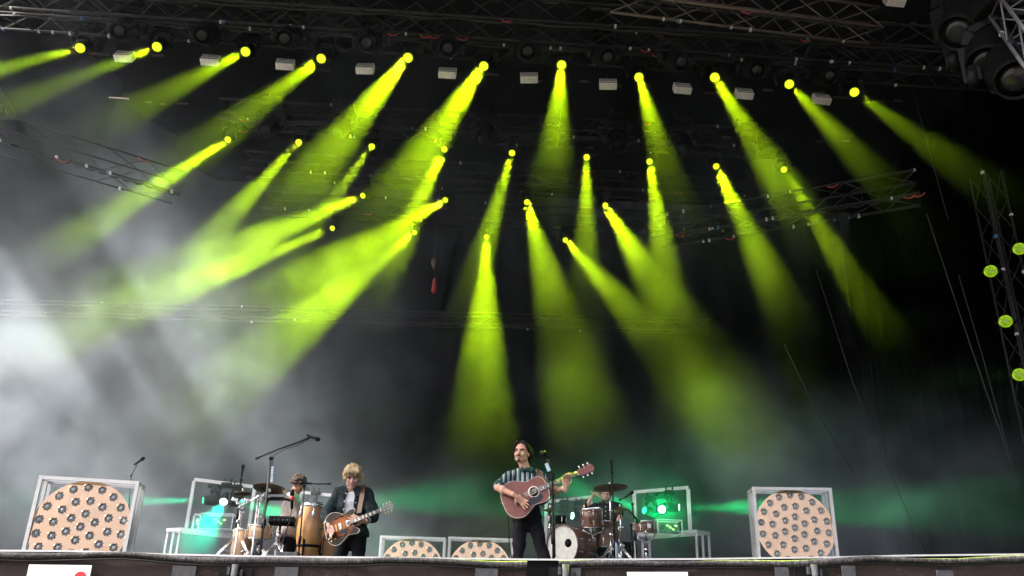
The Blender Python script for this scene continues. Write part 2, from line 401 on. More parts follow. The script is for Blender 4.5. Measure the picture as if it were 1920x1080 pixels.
def clamp(root, px):
    p = at(px, 1066, 3.97) - Vector(root.location)
    MB().box(p + Vector((0, .008, -.055)), (.15, .004, .12)).build('clamp_plate', 'blk', root)
    c_ = MB(); c_.tube([p + Vector((0, -.01, .018)), p + Vector((.004, -.01, -.2))], .016, 10); c_.box(p + Vector((-.028, -.008, -.01)), (.012, .012, .035)); c_.box(p + Vector((.03, -.008, -.02)), (.012, .012, .035)); c_.box(p + Vector((0, -.004, -.018)), (.07, .006, .008))
    c_.build('clamp_tube', 'velcro', root)
clamp(SKL, 442); clamp(SKR, 1525); clamp(SKR, 1060)
bn = on_skirt(SKL, 'banner', 'banner', 106, 1098, .275, .175, .004, 3.965)
p = at(150, 1083, 3.955) - Vector(SKL.location)
MB().lathe([(.026, -.003), (.026, .003)], Matrix.Translation(p) @ Matrix.Rotation(R(90), 4, 'X'), 28).build('banner_print', 'reddot', SKL)
on_skirt(SKR, 'banner', 'banner', 1234, 1096, .285, .11, .004, 3.965)
g_ = MB().box((px_x(1013), 4.035, 1.5), (.2, .05, .72)).build('dark_gap_panel', 'blk'); tag(g_, 'black panel painted as the dark gap between the two skirts', 'cloth')  # black fill stands in for the dark of the open gap

# ------------------------------------------------------------------ trusses
def truss(a, b, label, m='dktruss', w=.45, h=.45, step=.55, r=.024, clutter=0, up=(0, 0, 1)):
    a, b = Vector(a), Vector(b); mid = (a + b) / 2; L = (b - a).length
    t = thing('lighting_truss', mid, label, 'truss')
    f = frame_to(b - a, up); ex, ey, ez = f.col[0], f.col[1], f.col[2]
    P = lambda i, j, k: ex * (i * w / 2) + ey * (j * h / 2) + ez * (k - L / 2)
    for i in (-1, 1):
        for j in (-1, 1): MB().tube([P(i, j, 0), P(i, j, L)], r, 6).build('chord', m, t)
    q = MB(); n = max(2, int(L / step))
    for k in range(n):
        k0, k1 = L * k / n, L * (k + 1) / n; s1 = 1 if k % 2 else -1
        for j in (-1, 1): q.tube([P(-s1, j, k0), P(s1, j, k1)], r * .5, 5, False)
        for i in (-1, 1): q.tube([P(i, -s1, k0), P(i, s1, k1)], r * .5, 5, False)
    q.build('lattice', m, t)
    if clutter:
        for name, mm, cnt in (('tape', 'whitetape', clutter), ('red_cable_loop', 'redcable', clutter // 3), ('blue_tape', 'bluetape', clutter // 4)):
            for _ in range(cnt):
                c_ = MB(); k = random.uniform(0, L); p = P(random.choice((-1, 1)), -1, k) + Vector((0, 0, -.01)) if random.random() < .7 else P(-1, 1, k)
                if 'loop' in name: c_.tube([p + ez * (.05 * u) + Vector((0, 0, -.06 * math.sin(u * .8))) for u in range(5)], .012, 5)
                else: c_.box(p, (.035, .045, random.uniform(.03, .06)))
                c_.build(name, mm, t)
        cc = MB(); pts = [P(-.7, -.9, L * u / 60) + Vector((0, 0, -.05 * abs(math.sin(u * .9)))) for u in range(61)]
        cc.tube(pts, .018, 5); cc.build('cable_run', 'cable', t)
    return t
ZR = EYE + 9.0
def line_ends(p0, p1, z, x0=-9.2, x1=9.6):
    a, b = atz(*p0, z), atz(*p1, z); k = (b.y - a.y) / (b.x - a.x)
    return Vector((x0, a.y + k * (x0 - a.x), 0)), Vector((x1, a.y + k * (x1 - a.x), 0))
def rowtruss(p0, p1, label, dz=.62, **kw):
    a, b = line_ends(p0, p1, ZR, -9.2 if p0[1] < 100 else -5.6, 9.6 if p0[1] < 100 else 6.4); a.z = b.z = ZR + dz; return truss(a, b, label, **kw)
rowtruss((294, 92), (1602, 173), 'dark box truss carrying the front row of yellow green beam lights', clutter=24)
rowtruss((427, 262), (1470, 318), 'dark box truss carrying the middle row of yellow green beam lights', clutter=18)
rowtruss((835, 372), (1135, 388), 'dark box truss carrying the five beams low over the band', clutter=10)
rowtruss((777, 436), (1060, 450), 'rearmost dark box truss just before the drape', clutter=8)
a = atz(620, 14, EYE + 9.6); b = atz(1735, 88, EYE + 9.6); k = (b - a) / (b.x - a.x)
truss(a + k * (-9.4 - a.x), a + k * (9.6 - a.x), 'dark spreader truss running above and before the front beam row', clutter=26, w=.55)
a = atz(1150, -14, EYE + 9.2); b = atz(1640, 48, EYE + 9.2)
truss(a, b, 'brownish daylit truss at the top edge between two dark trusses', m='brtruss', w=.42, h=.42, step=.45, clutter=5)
a = at(-60, 575, 20.2); b = at(1330, 612, 20.2); truss(a, b, 'thin faint truss low across the black drape', m='dktruss', w=.3, h=.3, clutter=6)
a = atz(1235, 435, EYE + 7); b = atz(1722, 352, EYE + 7); truss(a, b, 'side truss sloping up towards the wing drape with blue cable ties', clutter=16, w=.5)
a = atz(-60, 232, EYE + 7); b = atz(335, 352, EYE + 7); truss(a, b, 'side truss running back into the white smoke bank', clutter=8, w=.5, r=.012)
a = at(1848, -60, 8.2); b = at(1990, 120, 6.6); truss(a, b, 'pale grey lattice truss in the top corner beside large spotlights', m='grtruss', w=.4, h=.4, step=.4, clutter=9)
tb = at(1906, 600, 11.7); tt_ = at(1906, 330, 11.7); tt_.x = tb.x; tt_.y = tb.y; tb.z = DECK
truss(tb, tt_, 'upright black truss tower holding round honeycomb wash lights', w=.34, h=.34, clutter=8, up=(0, 1, 0), r=.018)
# unseen trusses added over the open wing, aimed to cast shadow streaks into the smoke
for (sx, sy, sz, lab) in ((-10.6, 13.2, EYE + 10.2, 'unseen box truss added outside the roof edge for its shadow streak'), (-11.9, 13.8, EYE + 10.4, 'outermost unseen box truss added over the open wing for its shadow streak')):
    p = Vector((sx, sy, sz)); t_ = (sz - EYE) / SUN_V.z; tgt = Vector((0, 0, EYE)) + SUN_V * t_; d = (tgt - p); d.z = 0; d.normalize()
    truss(p - d * 3.5, p + d * 3.5, lab, m='grtruss', w=.40, h=.34, r=.12, step=.3)

# ------------------------------------------------------------------ moving heads
def mh_parts(root, lens, sc=1.0, ring=None):
    MB().box((0, 0, .0), (.34 * sc, .30 * sc, .12 * sc), bevel=.03 * sc).build('base', 'blk', root)
    cl = MB()
    for sx in (-1, 1): cl.box((sx * .1 * sc, 0, .1 * sc), (.03 * sc, .06 * sc, .1 * sc)); cl.tube([(sx * .1 * sc - .02 * sc, 0, .15 * sc), (sx * .1 * sc + .02 * sc, 0, .15 * sc)], .05 * sc, 10)
    cl.box((0, 0, .075 * sc), (.22 * sc, .05 * sc, .028 * sc))
    cl.build('clamp', 'blkm', root)
    yk = MB(); W = .215 * sc
    pts = [(-W, 0, -.46 * sc), (-W, 0, -.20 * sc), (-W * .82, 0, -.11 * sc), (-W * .4, 0, -.075 * sc), (W * .4, 0, -.075 * sc), (W * .82, 0, -.11 * sc), (W, 0, -.20 * sc), (W, 0, -.46 * sc)]
    for p_, q_ in zip(pts, pts[1:]): yk.bar(p_, q_, .10 * sc, .055 * sc)
    for sx in (-1, 1): yk.lathe([(.065 * sc, -.03 * sc), (.065 * sc, .03 * sc)], Matrix.Translation((sx * W, 0, -.42 * sc)) @ Matrix.Rotation(R(90), 4, 'Y'), 14)
    yoke = yk.build('yoke', 'blkm', root)
    hd = MB()
    hd.lathe([(.02, .23), (.11, .225), (.135, .17), (.155, .06), (.16, -.05), (.15, -.15), (.125, -.24), (.118, -.295), (.112, -.295), (.104, -.27)], Matrix.Scale(sc, 4), 24)
    for k in range(5): hd.lathe([(.158, .12 - .035 * k), (.166, .112 - .035 * k), (.158, .104 - .035 * k)], Matrix.Scale(sc, 4), 24, False)
    head = hd.build('head', 'blk', root); head.location = (0, 0, -.42 * sc)
    ln = MB(); ln.lathe([(.002, -.284), (.05, -.283), (.103, -.272)], Matrix.Scale(sc, 4), 24); ln.build('lens', lens, head)
    return yoke, head
def mk_head(name, label, group, lens, sc=1.0, cat='stage light'):
    r = thing(name, (0, 0, 0), label, cat, group); mh_parts(r, lens, sc); return r
def aim(root, lenspos, d, sc=1.0):
    d = Vector(d).normalized(); pan = math.atan2(d.x, -d.y); tilt = -math.acos(max(-1, min(1, -d.z)))
    piv = Vector(lenspos) - d * .28 * sc
    root.location = piv + Vector((0, 0, .42 * sc))
    for c_ in kids(root):
        n = c_.name.split('.')[0]
        if n == 'head': c_.rotation_euler = (tilt, 0, pan)
        if n in ('yoke',): c_.rotation_euler = (0, 0, pan)
def beam_lamp(root, pos, d, ha, watts, col, blend=.35, rad=.085, lin=.3, far=True):
    l = bpy.data.lights.new('beam_lamp', 'SPOT'); l.energy = watts; l.color = col; l.spot_size = R(2 * ha); l.spot_blend = blend; l.shadow_soft_size = rad
    o = bpy.data.objects.new('beam_lamp', l); COL.objects.link(o); o.parent = root
    o.location = (Vector(pos) + d * .05 - root.location) / root.scale.x; o.rotation_euler = (-d).to_track_quat('Z', 'Y').to_euler()
    l.use_nodes = True; n = l.node_tree; e = n.nodes['Emission']; f = n.nodes.new('ShaderNodeLightFalloff'); f.inputs['Strength'].default_value = lin
    ad = n.nodes.new('ShaderNodeMath'); ad.operation = 'MULTIPLY_ADD'; ad.inputs[1].default_value = 0; ad.inputs[2].default_value = .55   # throw of a condensed beam
    if far:
        iv = n.nodes.new('ShaderNodeMath'); iv.operation = 'DIVIDE'; iv.inputs[0].default_value = 6.5; f.inputs['Strength'].default_value = 1
        n.links.new(f.outputs['Linear'], iv.inputs[1]); a2 = n.nodes.new('ShaderNodeMath'); n.links.new(iv.outputs[0], a2.inputs[0])
        n.links.new(f.outputs['Linear'], ad.inputs[0]); n.links.new(ad.outputs[0], a2.inputs[1]); ad = a2
    else: n.links.new(f.outputs['Quadratic'], ad.inputs[0]); ad.inputs[1].default_value = 1; ad.inputs[2].default_value = 0
    n.links.new(ad.outputs[0], e.inputs['Strength'])
ROWS = [  # lens px, far px, depth there, apparent width there (px), power
 ('front row', 'above the blinder plates', [
 (150,90,-60,146,8.5,55,1.7),(294,88,80,172,8.5,60,.9),(460,97,290,185,8,72,1.4),(602,110,370,285,8,105,1),(765,108,470,470,7,165,1.2),(907,124,690,440,7,150,1.2),
 (1053,122,1028,430,7,150,1.2),(1198,145,1280,430,7,125,1.1),(1340,145,1500,400,7.5,120,1),(1480,158,1590,275,8.5,68,.75),(1602,173,1760,285,8.5,76,.6)]),
 ('middle row', 'on the middle truss', [
 (427,262,250,375,11,60,.8),(560,267,400,440,10,72,.8),(697,275,560,460,10,64,.8),(833,280,690,580,10,110,1),
 (960,287,880,560,10,85,.8),(1100,295,1098,500,11,72,.9),(1218,303,1250,520,10.5,78,1),(1343,312,1490,620,9.5,115,1),(1470,318,1610,540,10.5,78,1.3)]),
 ('third row', 'low over the band', [
 (680,367,500,440,14,60,.5),(835,375,430,610,11,155,.75),(988,379,1080,720,9.5,150,1),(1135,385,1300,650,10,135,.95)]),
 ('rear row', 'nearest the drape', [
 (623,428,440,500,15,55,.6),(777,436,420,730,11.5,145,.75),(912,444,903,790,10,135,1),(1060,450,1230,640,12.5,100,.9)])]
BEAM_W = 23000
LIT = mk_head('beam_light', 'x', 'lit yellow green beam lights', 'lensY')
first = True
ROOTS = {}; BEAMS = []
HEADS = [at(980, 850, 9), at(990, 920, 9), at(1060, 905, 8.8), at(1095, 883, 8.75), at(1022, 851, 8.55), at(661, 895, 9.4), at(660, 950, 9.2), at(735, 950, 8.9), at(556, 905, 13), at(1136, 925, 13.3), at(1142, 912, 12.4)]
for rn, where, ls in ROWS:
    ROOTS[rn] = []
    for i, (px, py, ex, ey, De, wpx, pw) in enumerate(ls):
        wpx *= 1.12
        lp = atz(px, py, ZR)
        best = None
        for k_ in range(0, 60):   # a depth for the far end so that the beam clears the stage edge (or lands on the deck behind it) and the band
            Dk = De + (.15 * ((k_ + 1) // 2)) * (1 if k_ % 2 else -1)
            if Dk < 5 or Dk > lp.y - 2: continue
            e_ = at(ex, ey, Dk); d = (e_ - lp).normalized(); tn = math.tan(math.atan(max(.06, wpx * Dk / FPX / 2 - .07) / (e_ - lp).length))
            q = lp + d * ((lp.y - 4.3) / -d.y); land = lp + d * ((lp.z - DECK) / -d.z)
            ok = q.z > EYE + .9 or land.y > 5.0
            for hd in HEADS:
                t_ = (hd - lp).dot(d); ok = ok and ((lp + d * t_) - hd).length > tn * t_ + .85
            if ok: best = Dk; break
        Dk = best or De; e_ = at(ex, ey, Dk); d = (e_ - lp).normalized(); De = Dk
        if not best: print('no clear beam', rn, i)
        rad = min(.085, max(.06, .034 * math.degrees(math.atan(max(.06, wpx * De / FPX / 2 - .07) / (e_ - lp).length))))
        BEAMS.append((lp, e_))
        ha = math.degrees(math.atan(max(.06, wpx * De / FPX / 2 - .07) / (e_ - lp).length))
        lab = f'{ORD[i]} lit beam light from the left in the {rn} {where}'
        r = LIT if first else dup(LIT, (0, 0, 0)); first = False
        k_ = .82 if rn == 'front row' else .68
        r.scale = (k_, k_, k_)
        r['label'] = lab; aim(r, lp, d, k_); ROOTS[rn].append(lp)
        beam_lamp(r, lp, d, ha, BEAM_W * pw, YG, .16, rad)
# unlit heads hanging between the lit ones
OFF = mk_head('moving_head_light', 'x', 'unlit moving heads on the trusses', 'lensOff', 1.25); first = True
def unlit(px, py, z, d, lab, sc=1.25, src=None):
    global first
    r = OFF if first else dup(OFF, (0, 0, 0)); first = False
    r['label'] = lab; aim(r, atz(px, py, z), Vector(d), sc)
ups = [(223, 58), (378, 66), (533, 72), (687, 80), (840, 90), (990, 97), (1140, 108), (1278, 117), (1420, 132), (1557, 143)]
for i, (px, py) in enumerate(ups): unlit(px, py, EYE + 9.0, (random.uniform(-.1, .1), -.75, -.66), f'{ORD[i]} unlit dark moving head from the left in the front row')
for i, (px, py) in enumerate([(495, 245), (630, 248), (903, 262), (1030, 268), (1160, 275), (1282, 282), (1405, 292)]): unlit(px, py, EYE + 9.0, (random.uniform(-.2, .2), -.6, -.8), f'{ORD[i]} unlit dark moving head from the left in the middle row', 1.25)
# blinder plates
BL = thing('blinder_plate', (0, 0, 0), 'x', 'blinder light', 'silver blinder plates under the front row')
MB().box((0, 0, 0), (.30, .12, .19), bevel=.008).build('housing', 'silver', BL)
q = MB()
for zz in (-.055, .005, .05): q.box((0, -.063, zz), (.285, .012, .018))
q.build('reflector_groove', 'rackgrey', BL)
MB().box((0, .02, .22), (.02, .02, .26)).build('hanger', 'blkm', BL)
for i, (px, py) in enumerate([(234, 106), (395, 113), (535, 121), (685, 129), (839, 137), (992, 146), (1140, 158), (1279, 166), (1395, 176), (1540, 186), (1677, 2)]):
    p = atz(px, py, EYE + 8.55) if py > 10 else atz(px, py, EYE + 9.3)
    r = BL if i == 0 else dup(BL, p)
    r.location = p; r.rotation_euler = (R(-28), R(random.uniform(-2, 2)), R(random.uniform(-6, 6)))
    r['label'] = (f'{ORD[i]} silver blinder plate from the left hanging below the front beam row' if py > 10 else 'silver blinder plate cut by the top of the frame, apart from its row')
# large dark spots top corner, near the camera
NEAR = mk_head('large_spotlight', 'x', 'large dark spotlights in the top corner', 'lensNear', 2.0)
for i, (px, py, dep, lab, d) in enumerate([(1795, 62, 8.2, 'large dark spotlight with pale crescent lens, nearest the dark trusses', (-.62, -.25, -.72)),
                            (1850, 120, 8.0, 'large dark spotlight second from the dark trusses in the corner', (-.45, -.35, -.8)),
                            (1905, 150, 7.6, 'large dark spotlight nearest the pale grey corner truss', (-.4, -.5, -.75))]):
    r = NEAR if i == 0 else dup(NEAR, (0, 0, 0)); r['label'] = lab; aim(r, at(px, py, dep), Vector(d), 2.0)
# honeycomb wash lights on the tower
WL = thing('wash_light', (0, 0, 0), 'x', 'wash light', 'honeycomb wash lights on the tower')
b = MB(); b.lathe([(.02, .16), (.075, .15), (.098, .08), (.105, 0), (.105, -.04), (.098, -.04), (.094, -.025)], None, 24); hd = b.build('head', 'blk', WL)
MB().lathe([(.002, -.03), (.095, -.026)], None, 24).build('lens', 'honey', hd)
b = MB()
for p_, q_ in zip([(-.13, 0, 0), (-.13, 0, .1), (-.09, 0, .2), (.09, 0, .2), (.13, 0, .1)], [(-.13, 0, .1), (-.09, 0, .2), (.09, 0, .2), (.13, 0, .1), (.13, 0, 0)]): b.bar(p_, q_, .03, .015)
b.build('yoke', 'blkm', WL)
for i, (px, py, lab) in enumerate([(1912, 467, 'topmost round yellow green wash light on the tower'), (1858, 509, 'round yellow green wash light standing out furthest from the tower'), (1886, 603, 'round yellow green wash light between the upper pair and the lowest'), (1912, 703, 'lowest round yellow green wash light on the tower')]):
    p = at(px, py, 11.2); r = WL if i == 0 else dup(WL, p); r.location = p; r['label'] = lab
    d = (Vector((-2.2, 0, 4.2)) - p).normalized(); r.rotation_euler = (-d).to_track_quat('Z', 'Y').to_euler()
    beam_lamp(r, p, d, 8, 420, (.35, 1, .05), .8, .09, .5, False)
    l_ = [c_ for c_ in kids(r) if c_.type == 'LIGHT'][0]; l_.location = (0, 0, -.14); l_.rotation_euler = (0, 0, 0)
    d2 = Vector((-.93, -.33, -.16)).normalized(); q_ = (r.rotation_euler.to_matrix().transposed() @ -d2).to_track_quat('Z', 'Y'); l_.rotation_euler = q_.to_euler()
# wire ropes at the side
for i, (pts, D_, lab) in enumerate([(((1712, 172), (1778, 412)), 13, 'short wire rope hanging beside the end of the front truss'),
    (((1737, 400), (1800, 590), (1858, 760), (1905, 900)), 12, 'long wire rope leaning towards the wash light tower'), (((1797, 515), (1840, 660), (1870, 770), (1893, 850)), 12.4, 'thin wire rope between the long rope and the wash lights'),
    (((1470, 645), (1530, 770), (1600, 885)), 14, 'wire rope over the copper disc case fading into the smoke'), (((1530, 505), (1600, 720), (1690, 935), (1736, 1035)), 14, 'wire rope falling to the floor beyond the copper disc case')]):
    P_ = [at(x, y, D_) for x, y in pts]; o = MB().tube(P_, .008, 6).build('wire_rope', 'wire'); tag(o, lab, 'wire rope', 'wire ropes in the wing')
# chain hoist over the band
p = at(815, 495, 19.5)
h_ = thing('chain_hoist', p, 'small chain hoist with red chain bag hanging before the drape', 'hoist')
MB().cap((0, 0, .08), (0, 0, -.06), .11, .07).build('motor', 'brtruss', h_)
MB().tube([(0, 0, .15), (0, 0, 3.2)], .012, 6).build('chain', 'wire', h_)
b = MB(); b.cap((.03, 0, -.45), (.03, 0, -.75), .05, .07); b.build('chain_bag', 'redcable', h_)
MB().tube([(0, 0, -.1), (.03, 0, -.45)], .01, 6).build('lower_chain', 'wire', h_)

# ------------------------------------------------------------------ copper disc lamps in aluminium frames
def frame_rect(b, x0, x1, z0, z1, y, t):
    b.box((x0 + t / 2, y, (z0 + z1) / 2), (t, t, z1 - z0)); b.box((x1 - t / 2, y, (z0 + z1) / 2), (t, t, z1 - z0))
    b.box(((x0 + x1) / 2, y, z1 - t / 2), (x1 - x0 - 2 * t - .004, t * .98, t)); b.box(((x0 + x1) / 2, y, z0 + t / 2), (x1 - x0 - 2 * t - .004, t * .98, t))
HOLES = [(0, 0)] + [(.285, R(8 + 60 * k)) for k in range(6)] + [(.565, R(8 + 30 * k)) for k in range(12)] + [(.855, R(-2 + 20 * k)) for k in range(18)]
def disc_lamp():
    r = thing('disc_lamp', (0, 0, 0), 'x', 'disc lamp', 'copper disc lamps along the stage')
    W = 1.2; T = .044; RD = .585; zc = -.02 - RD
    f = MB(); frame_rect(f, -W / 2, W / 2, -1.38, 0, 0, T); f.build('front_frame', 'whitealu', r)
    f = MB(); frame_rect(f, -W / 2 + .002, W / 2 - .002, -1.38, -.002, .26, .04); f.build('middle_frame', 'alu', r)
    f = MB(); frame_rect(f, -W / 2 + .002, W / 2 - .002, -1.38, -.002, .46, .04); f.build('rear_frame', 'alu', r)
    f = MB()
    for sx in (-1, 1):
        for z in (-.022, -1.36):
            f.box((sx * (W / 2 - .021), .1275, z), (.036, .203, .036)); f.box((sx * (W / 2 - .021), .36, z), (.036, .158, .036))
    f.build('side_rail', 'alu', r)
    # disc plate with real holes (a filled 2D curve)
    cu = bpy.data.curves.new('plate', 'CURVE'); cu.dimensions = '2D'; cu.fill_mode = 'BOTH'; cu.extrude = .006
    def loop(cx, cy, rad, n, cogs=0):
        sp = cu.splines.new('POLY'); sp.points.add(n - 1)
        for k in range(n):
            a = 2 * math.pi * k / n; rr = rad * (1 - (.13 if cogs and (k % (n // cogs)) < (n // cogs) * .45 else 0))
            sp.points[k].co = (cx + rr * math.cos(a), cy + rr * math.sin(a), 0, 1)
        sp.use_cyclic_u = True
    loop(0, 0, RD, 128)
    pos = [(q * RD * math.sin(a), q * RD * math.cos(a)) for q, a in HOLES]
    for x, y in pos: loop(x, y, .052, 48, 8)
    to = bpy.data.objects.new('plate', cu); COL.objects.link(to)
    me = bpy.data.meshes.new_from_object(to.evaluated_get(bpy.context.evaluated_depsgraph_get())); bpy.data.objects.remove(to)
    pl = bpy.data.objects.new('copper_plate', me); COL.objects.link(pl); me.materials.clear(); me.materials.append(M['copper'])
    pl.parent = r; pl.location = (0, .03, zc); pl.rotation_euler = (R(84), 0, 0)
    # folded copper tabs round each hole
    tb = MB()
    for x, y in pos:
        for k in range(8):
            a = R(45 * k + 14); c0, s0 = math.cos(a), math.sin(a)
            tb.box((x + .052 * c0, y + .052 * s0, .009), (.011, .016, .007), Matrix.Rotation(a, 3, 'Z') @ Matrix.Rotation(R(24), 3, 'Y'))
    tb.bm.from_mesh(me); tb.bm.to_mesh(me); tb.bm.free()
    dk = MB().lathe([(RD * .88, -.012), (RD * .88, -.03)], None, 64).build('backing_plate', 'socket', pl, loc=(0, 0, -.10))
    src = None
    for x, y in pos:
        if src is None:
            bb = MB(); bb.lathe([(.053, -.035), (.053, -.012), (.046, -.020), (.034, -.026), (.031, -.016), (.022, -.006), (.012, -.001), (.002, 0)], None, 20)
            src = bb.build('bulb', 'bulb', pl, True); o = src
        else:
            o = src.copy(); COL.objects.link(o); o.parent = pl
        o.location = (x, y, 0)
    return r
DL = disc_lamp()
for i, (x0, y0, x1, D_, a, zt, lab) in enumerate([(169.5, 897, 0, 11.0, 11, None, 'copper disc lamp in a silver frame at the smoky end, largest of the discs'),
    (1484, 914, 0, 12.7, -9, None, 'copper disc lamp in a silver frame beside the green floor lights and drum kit'),
    (774.5, 1006, 0, 15.6, -1, None, 'low copper disc lamp showing its top half, nearer the electric guitarist'),
    (902, 1008, 0, 15.6, -1, None, 'low copper disc lamp showing its top half, beside the singer')]):
    r = DL if i == 0 else dup(DL, (0, 0, 0)); p = at(x0, y0, D_); r.location = p; r.rotation_euler = (0, 0, R(a)); r['label'] = lab
    if p.z - 1.38 > DECK + .06:
        pb = MB().box((0, 0, 0), (1.1, .6, p.z - 1.382 - DECK), bevel=.01).build('plinth', 'blk'); pb.location = p + Vector((0, .25, -1.382 - (p.z - 1.382 - DECK) / 2)); pb.rotation_euler = (0, 0, R(a)); tag(pb, 'black plinth carrying the ' + ('largest copper disc lamp' if i == 0 else 'copper disc lamp beyond the drums'), 'plinth')

for x0_, x1_, lab in ((-6.9, -2.75, 'black riser under the percussion set'), (.15, 4.5, 'black riser under the drum kit')):
    rr_ = MB().box(((x0_ + x1_) / 2, 14.5, DECK + RISER / 2), (x1_ - x0_, 5.6, RISER), None, .01).build('stage_riser', 'blk'); tag(rr_, lab, 'riser')
# ------------------------------------------------------------------ floor light carts
CARTL = mk_head('moving_head_light', 'x', 'moving heads hanging in the floor carts', 'lensOff', .58)
CART_FIRST = True
def cart_light(px, py, D_, d, lens, label, watts=0, ha=7, col=(.02, 1, .35), sc=1.15, drop=0):
    global CART_FIRST
    r = CARTL if CART_FIRST else dup(CARTL, (0, 0, 0)); CART_FIRST = False; r['label'] = label
    hd = [k for k in kids(r) if k.name.startswith('head')][0]
    ln = kids(hd)[0]; ln.data = ln.data.copy(); ln.data.materials.clear(); ln.data.materials.append(M[lens])
    lp = at(px, py, D_); d = Vector(d).normalized(); aim(r, lp, d, .58)
    if watts: beam_lamp(r, lp, d, ha, watts, col, .6, .045, .55, False)
    return r
def cart(xl, yl, xr, yr, ytab, D_, label, side, legs=True, dD=0):
    """a tall white-metal frame on a table frame, rack gear below"""
    a = at(xl, yl, D_); b = at(xr, yr, D_ + dD); ztab = at(xl, ytab, D_).z
    r = thing('light_cart', (a.x, a.y, DECK + RISER), label, 'light cart')
    L = lambda p: Vector((p[0] - a.x, p[1] - a.y, p[2] - DECK - RISER))
    f = MB(); t_ = .055
    ta, tb = Vector((a.x, a.y, a.z)), Vector((b.x, b.y, b.z)); ba, bb_ = Vector((a.x, a.y, ztab)), Vector((b.x, b.y, ztab + (b.z - a.z) * .9))
    f.bar(L(ta), L(tb), t_); f.bar(L(ba), L(ta - Vector((0, 0, t_ * .52))), t_); f.bar(L(bb_), L(tb - Vector((0, 0, t_ * .52))), t_)
    f.build('upper_frame', 'whitealu', r)
    ex = Vector((-side * .10, 0, 0)); dy = Vector((-side * .32, .34, 0))
    q = MB(); c0 = [ba + ex * (1 if side > 0 else 0), bb_ - ex * (0 if side > 0 else -1)]
    A0, B0 = ba + (ex if side > 0 else Vector()), bb_ + (ex if side < 0 else Vector())
    q.bar(L(A0), L(B0), .055); q.bar(L(A0 + dy), L(B0 + dy), .05); q.bar(L(A0 + Vector((0, .03, 0))), L(A0 + dy - Vector((0, .03, 0))), .05); q.bar(L(B0 + Vector((0, .03, 0))), L(B0 + dy - Vector((0, .03, 0))), .05)
    q.build('table_frame', 'whitealu', r)
    for p_ in (A0, B0):
        for k in range(3):
            v = p_ + dy * (k / 2); MB().bar(L((v.x, v.y, DECK + RISER)), L((v.x, v.y, v.z - .03)), .034).build('leg', 'whitealu', r)
    return r
cart(365, 899, 478, 913, 993, 15, 'white metal light cart behind the percussion set near the smoke', 1)
cart(1189, 923, 1290, 914, 1004, 14.6, 'white metal light cart behind the drum kit facing the far disc lamp', -1)
cart(564, 923, 645, 931, 1010, 16.6, 'white metal light cart seen between percussionist and electric guitarist', 1)
cart(1024, 941, 1108, 932, 1012, 16.4, 'white metal light cart seen behind the drummer and singer', -1)
G = 2600
cart_light(381, 938, 15, (-.80, -.55, -.10), 'lensGd', 'floor cart moving head throwing a green beam at the large disc', G * 1.6, 5, (.0, .8, .36))
cart_light(419, 941, 14.9, (.08, -.86, -.42), 'lensG', 'bright green moving head facing out beside the percussion set', G * .8, 12, (.0, .9, .5))
cart_light(453, 943, 14.9, (.8, -.5, -.2), 'lensGd', 'green moving head half hidden by the cymbal of the percussion set', G * 1.2, 7, (.0, 1, .3))
cart_light(577, 946, 16.6, (.7, -.5, -.35), 'lensOff', 'dark moving head in the cart behind the congas')
cart_light(606, 948, 16.6, (.93, -.02, .10), 'lensGd', 'green moving head hidden behind the electric guitarist', G * 1.3, 11, (.0, 1, .28))
cart_light(1044, 965, 16.3, (-.9, -.3, -.02), 'lensOff', 'dark moving head just beside the singer in the rear cart')
cart_light(1073, 967, 16.3, (-.85, -.5, .03), 'lensG', 'bright green moving head between singer and rack tom', G * 1.3, 7, (.0, 1, .28))
cart_light(1208, 957, 14.6, (-.80, -.5, .14), 'lensGd', 'dim green moving head between cymbal and cart post', G * .7, 7, (.0, 1, .25))
cart_light(1241, 955, 14.5, (-.2, -.95, -.10), 'lensG', 'brightest green moving head in the middle of its cart', G * .45, 14, (.0, 1, .22))
cart_light(1273, 951, 14.5, (.88, -.45, -.02), 'lensG', 'green moving head throwing its beam at the far disc lamp', G * .9, 7, (.0, 1, .22))
# dimmer racks on the carts
def rack(px, py, D_, w, h, label):
    p = at(px, py, D_); r = thing('rack_unit', p, label, 'rack')
    b = MB(); fx, fz, dp = w / 2, h / 2, .16; C = [(sx * fx, sy * dp, sz * fz) for sx in (-1, 1) for sy in (-1, 1) for sz in (-1, 1)]
    for i_ in range(8):
        for j_ in range(i_ + 1, 8):
            if sum(abs(C[i_][k] - C[j_][k]) > 1e-6 for k in range(3)) == 1: b.bar(C[i_], C[j_], .016)
    b.build('frame', 'alu', r)
    MB().box((0, .02, -.01), (w - .06, .24, h - .07), bevel=.006).build('casing', 'rackgrey', r)
    b = MB()
    for k in range(4): b.box((.07 + .05 * (k - 2), -.103, .03 - .03 * (k % 3)), (.035, .008, .016))
    b.build('display', 'ledg', r)
    MB().lathe([(.045, -.004), (.04, .006)], Matrix.Translation((-w * .28, -.105, 0)) @ Matrix.Rotation(R(90), 4, 'X'), 18).build('fan', 'rackface', r)
    return r
rack(410, 979, 14.85, .55, .25, 'grey rack unit with yellow green lamps on the cart by the percussion set')
rack(1252, 990, 14.4, .42, .24, 'grey rack unit on the cart beyond the snare drum')
p = at(368, 979, 14.8); o = MB(); o.bar((.05, 0, .125), (-.05, 0, .125), .03); o.bar((-.05, 0, .108), (-.05, 0, -.108), .03); o.bar((-.05, 0, -.125), (.05, 0, -.125), .03); o.bar((.05, 0, -.11), (.05, 0, -.02), .03); o.bar((.034, 0, -.03), (.0, 0, -.03), .025); o.ell((.02, 0, .02), (.03, .02, .04))
o = o.build('hook_clamp', 'whitealu', None); o.location = p; tag(o, 'small silver bracket standing on the cart end beside the rack unit', 'bracket')

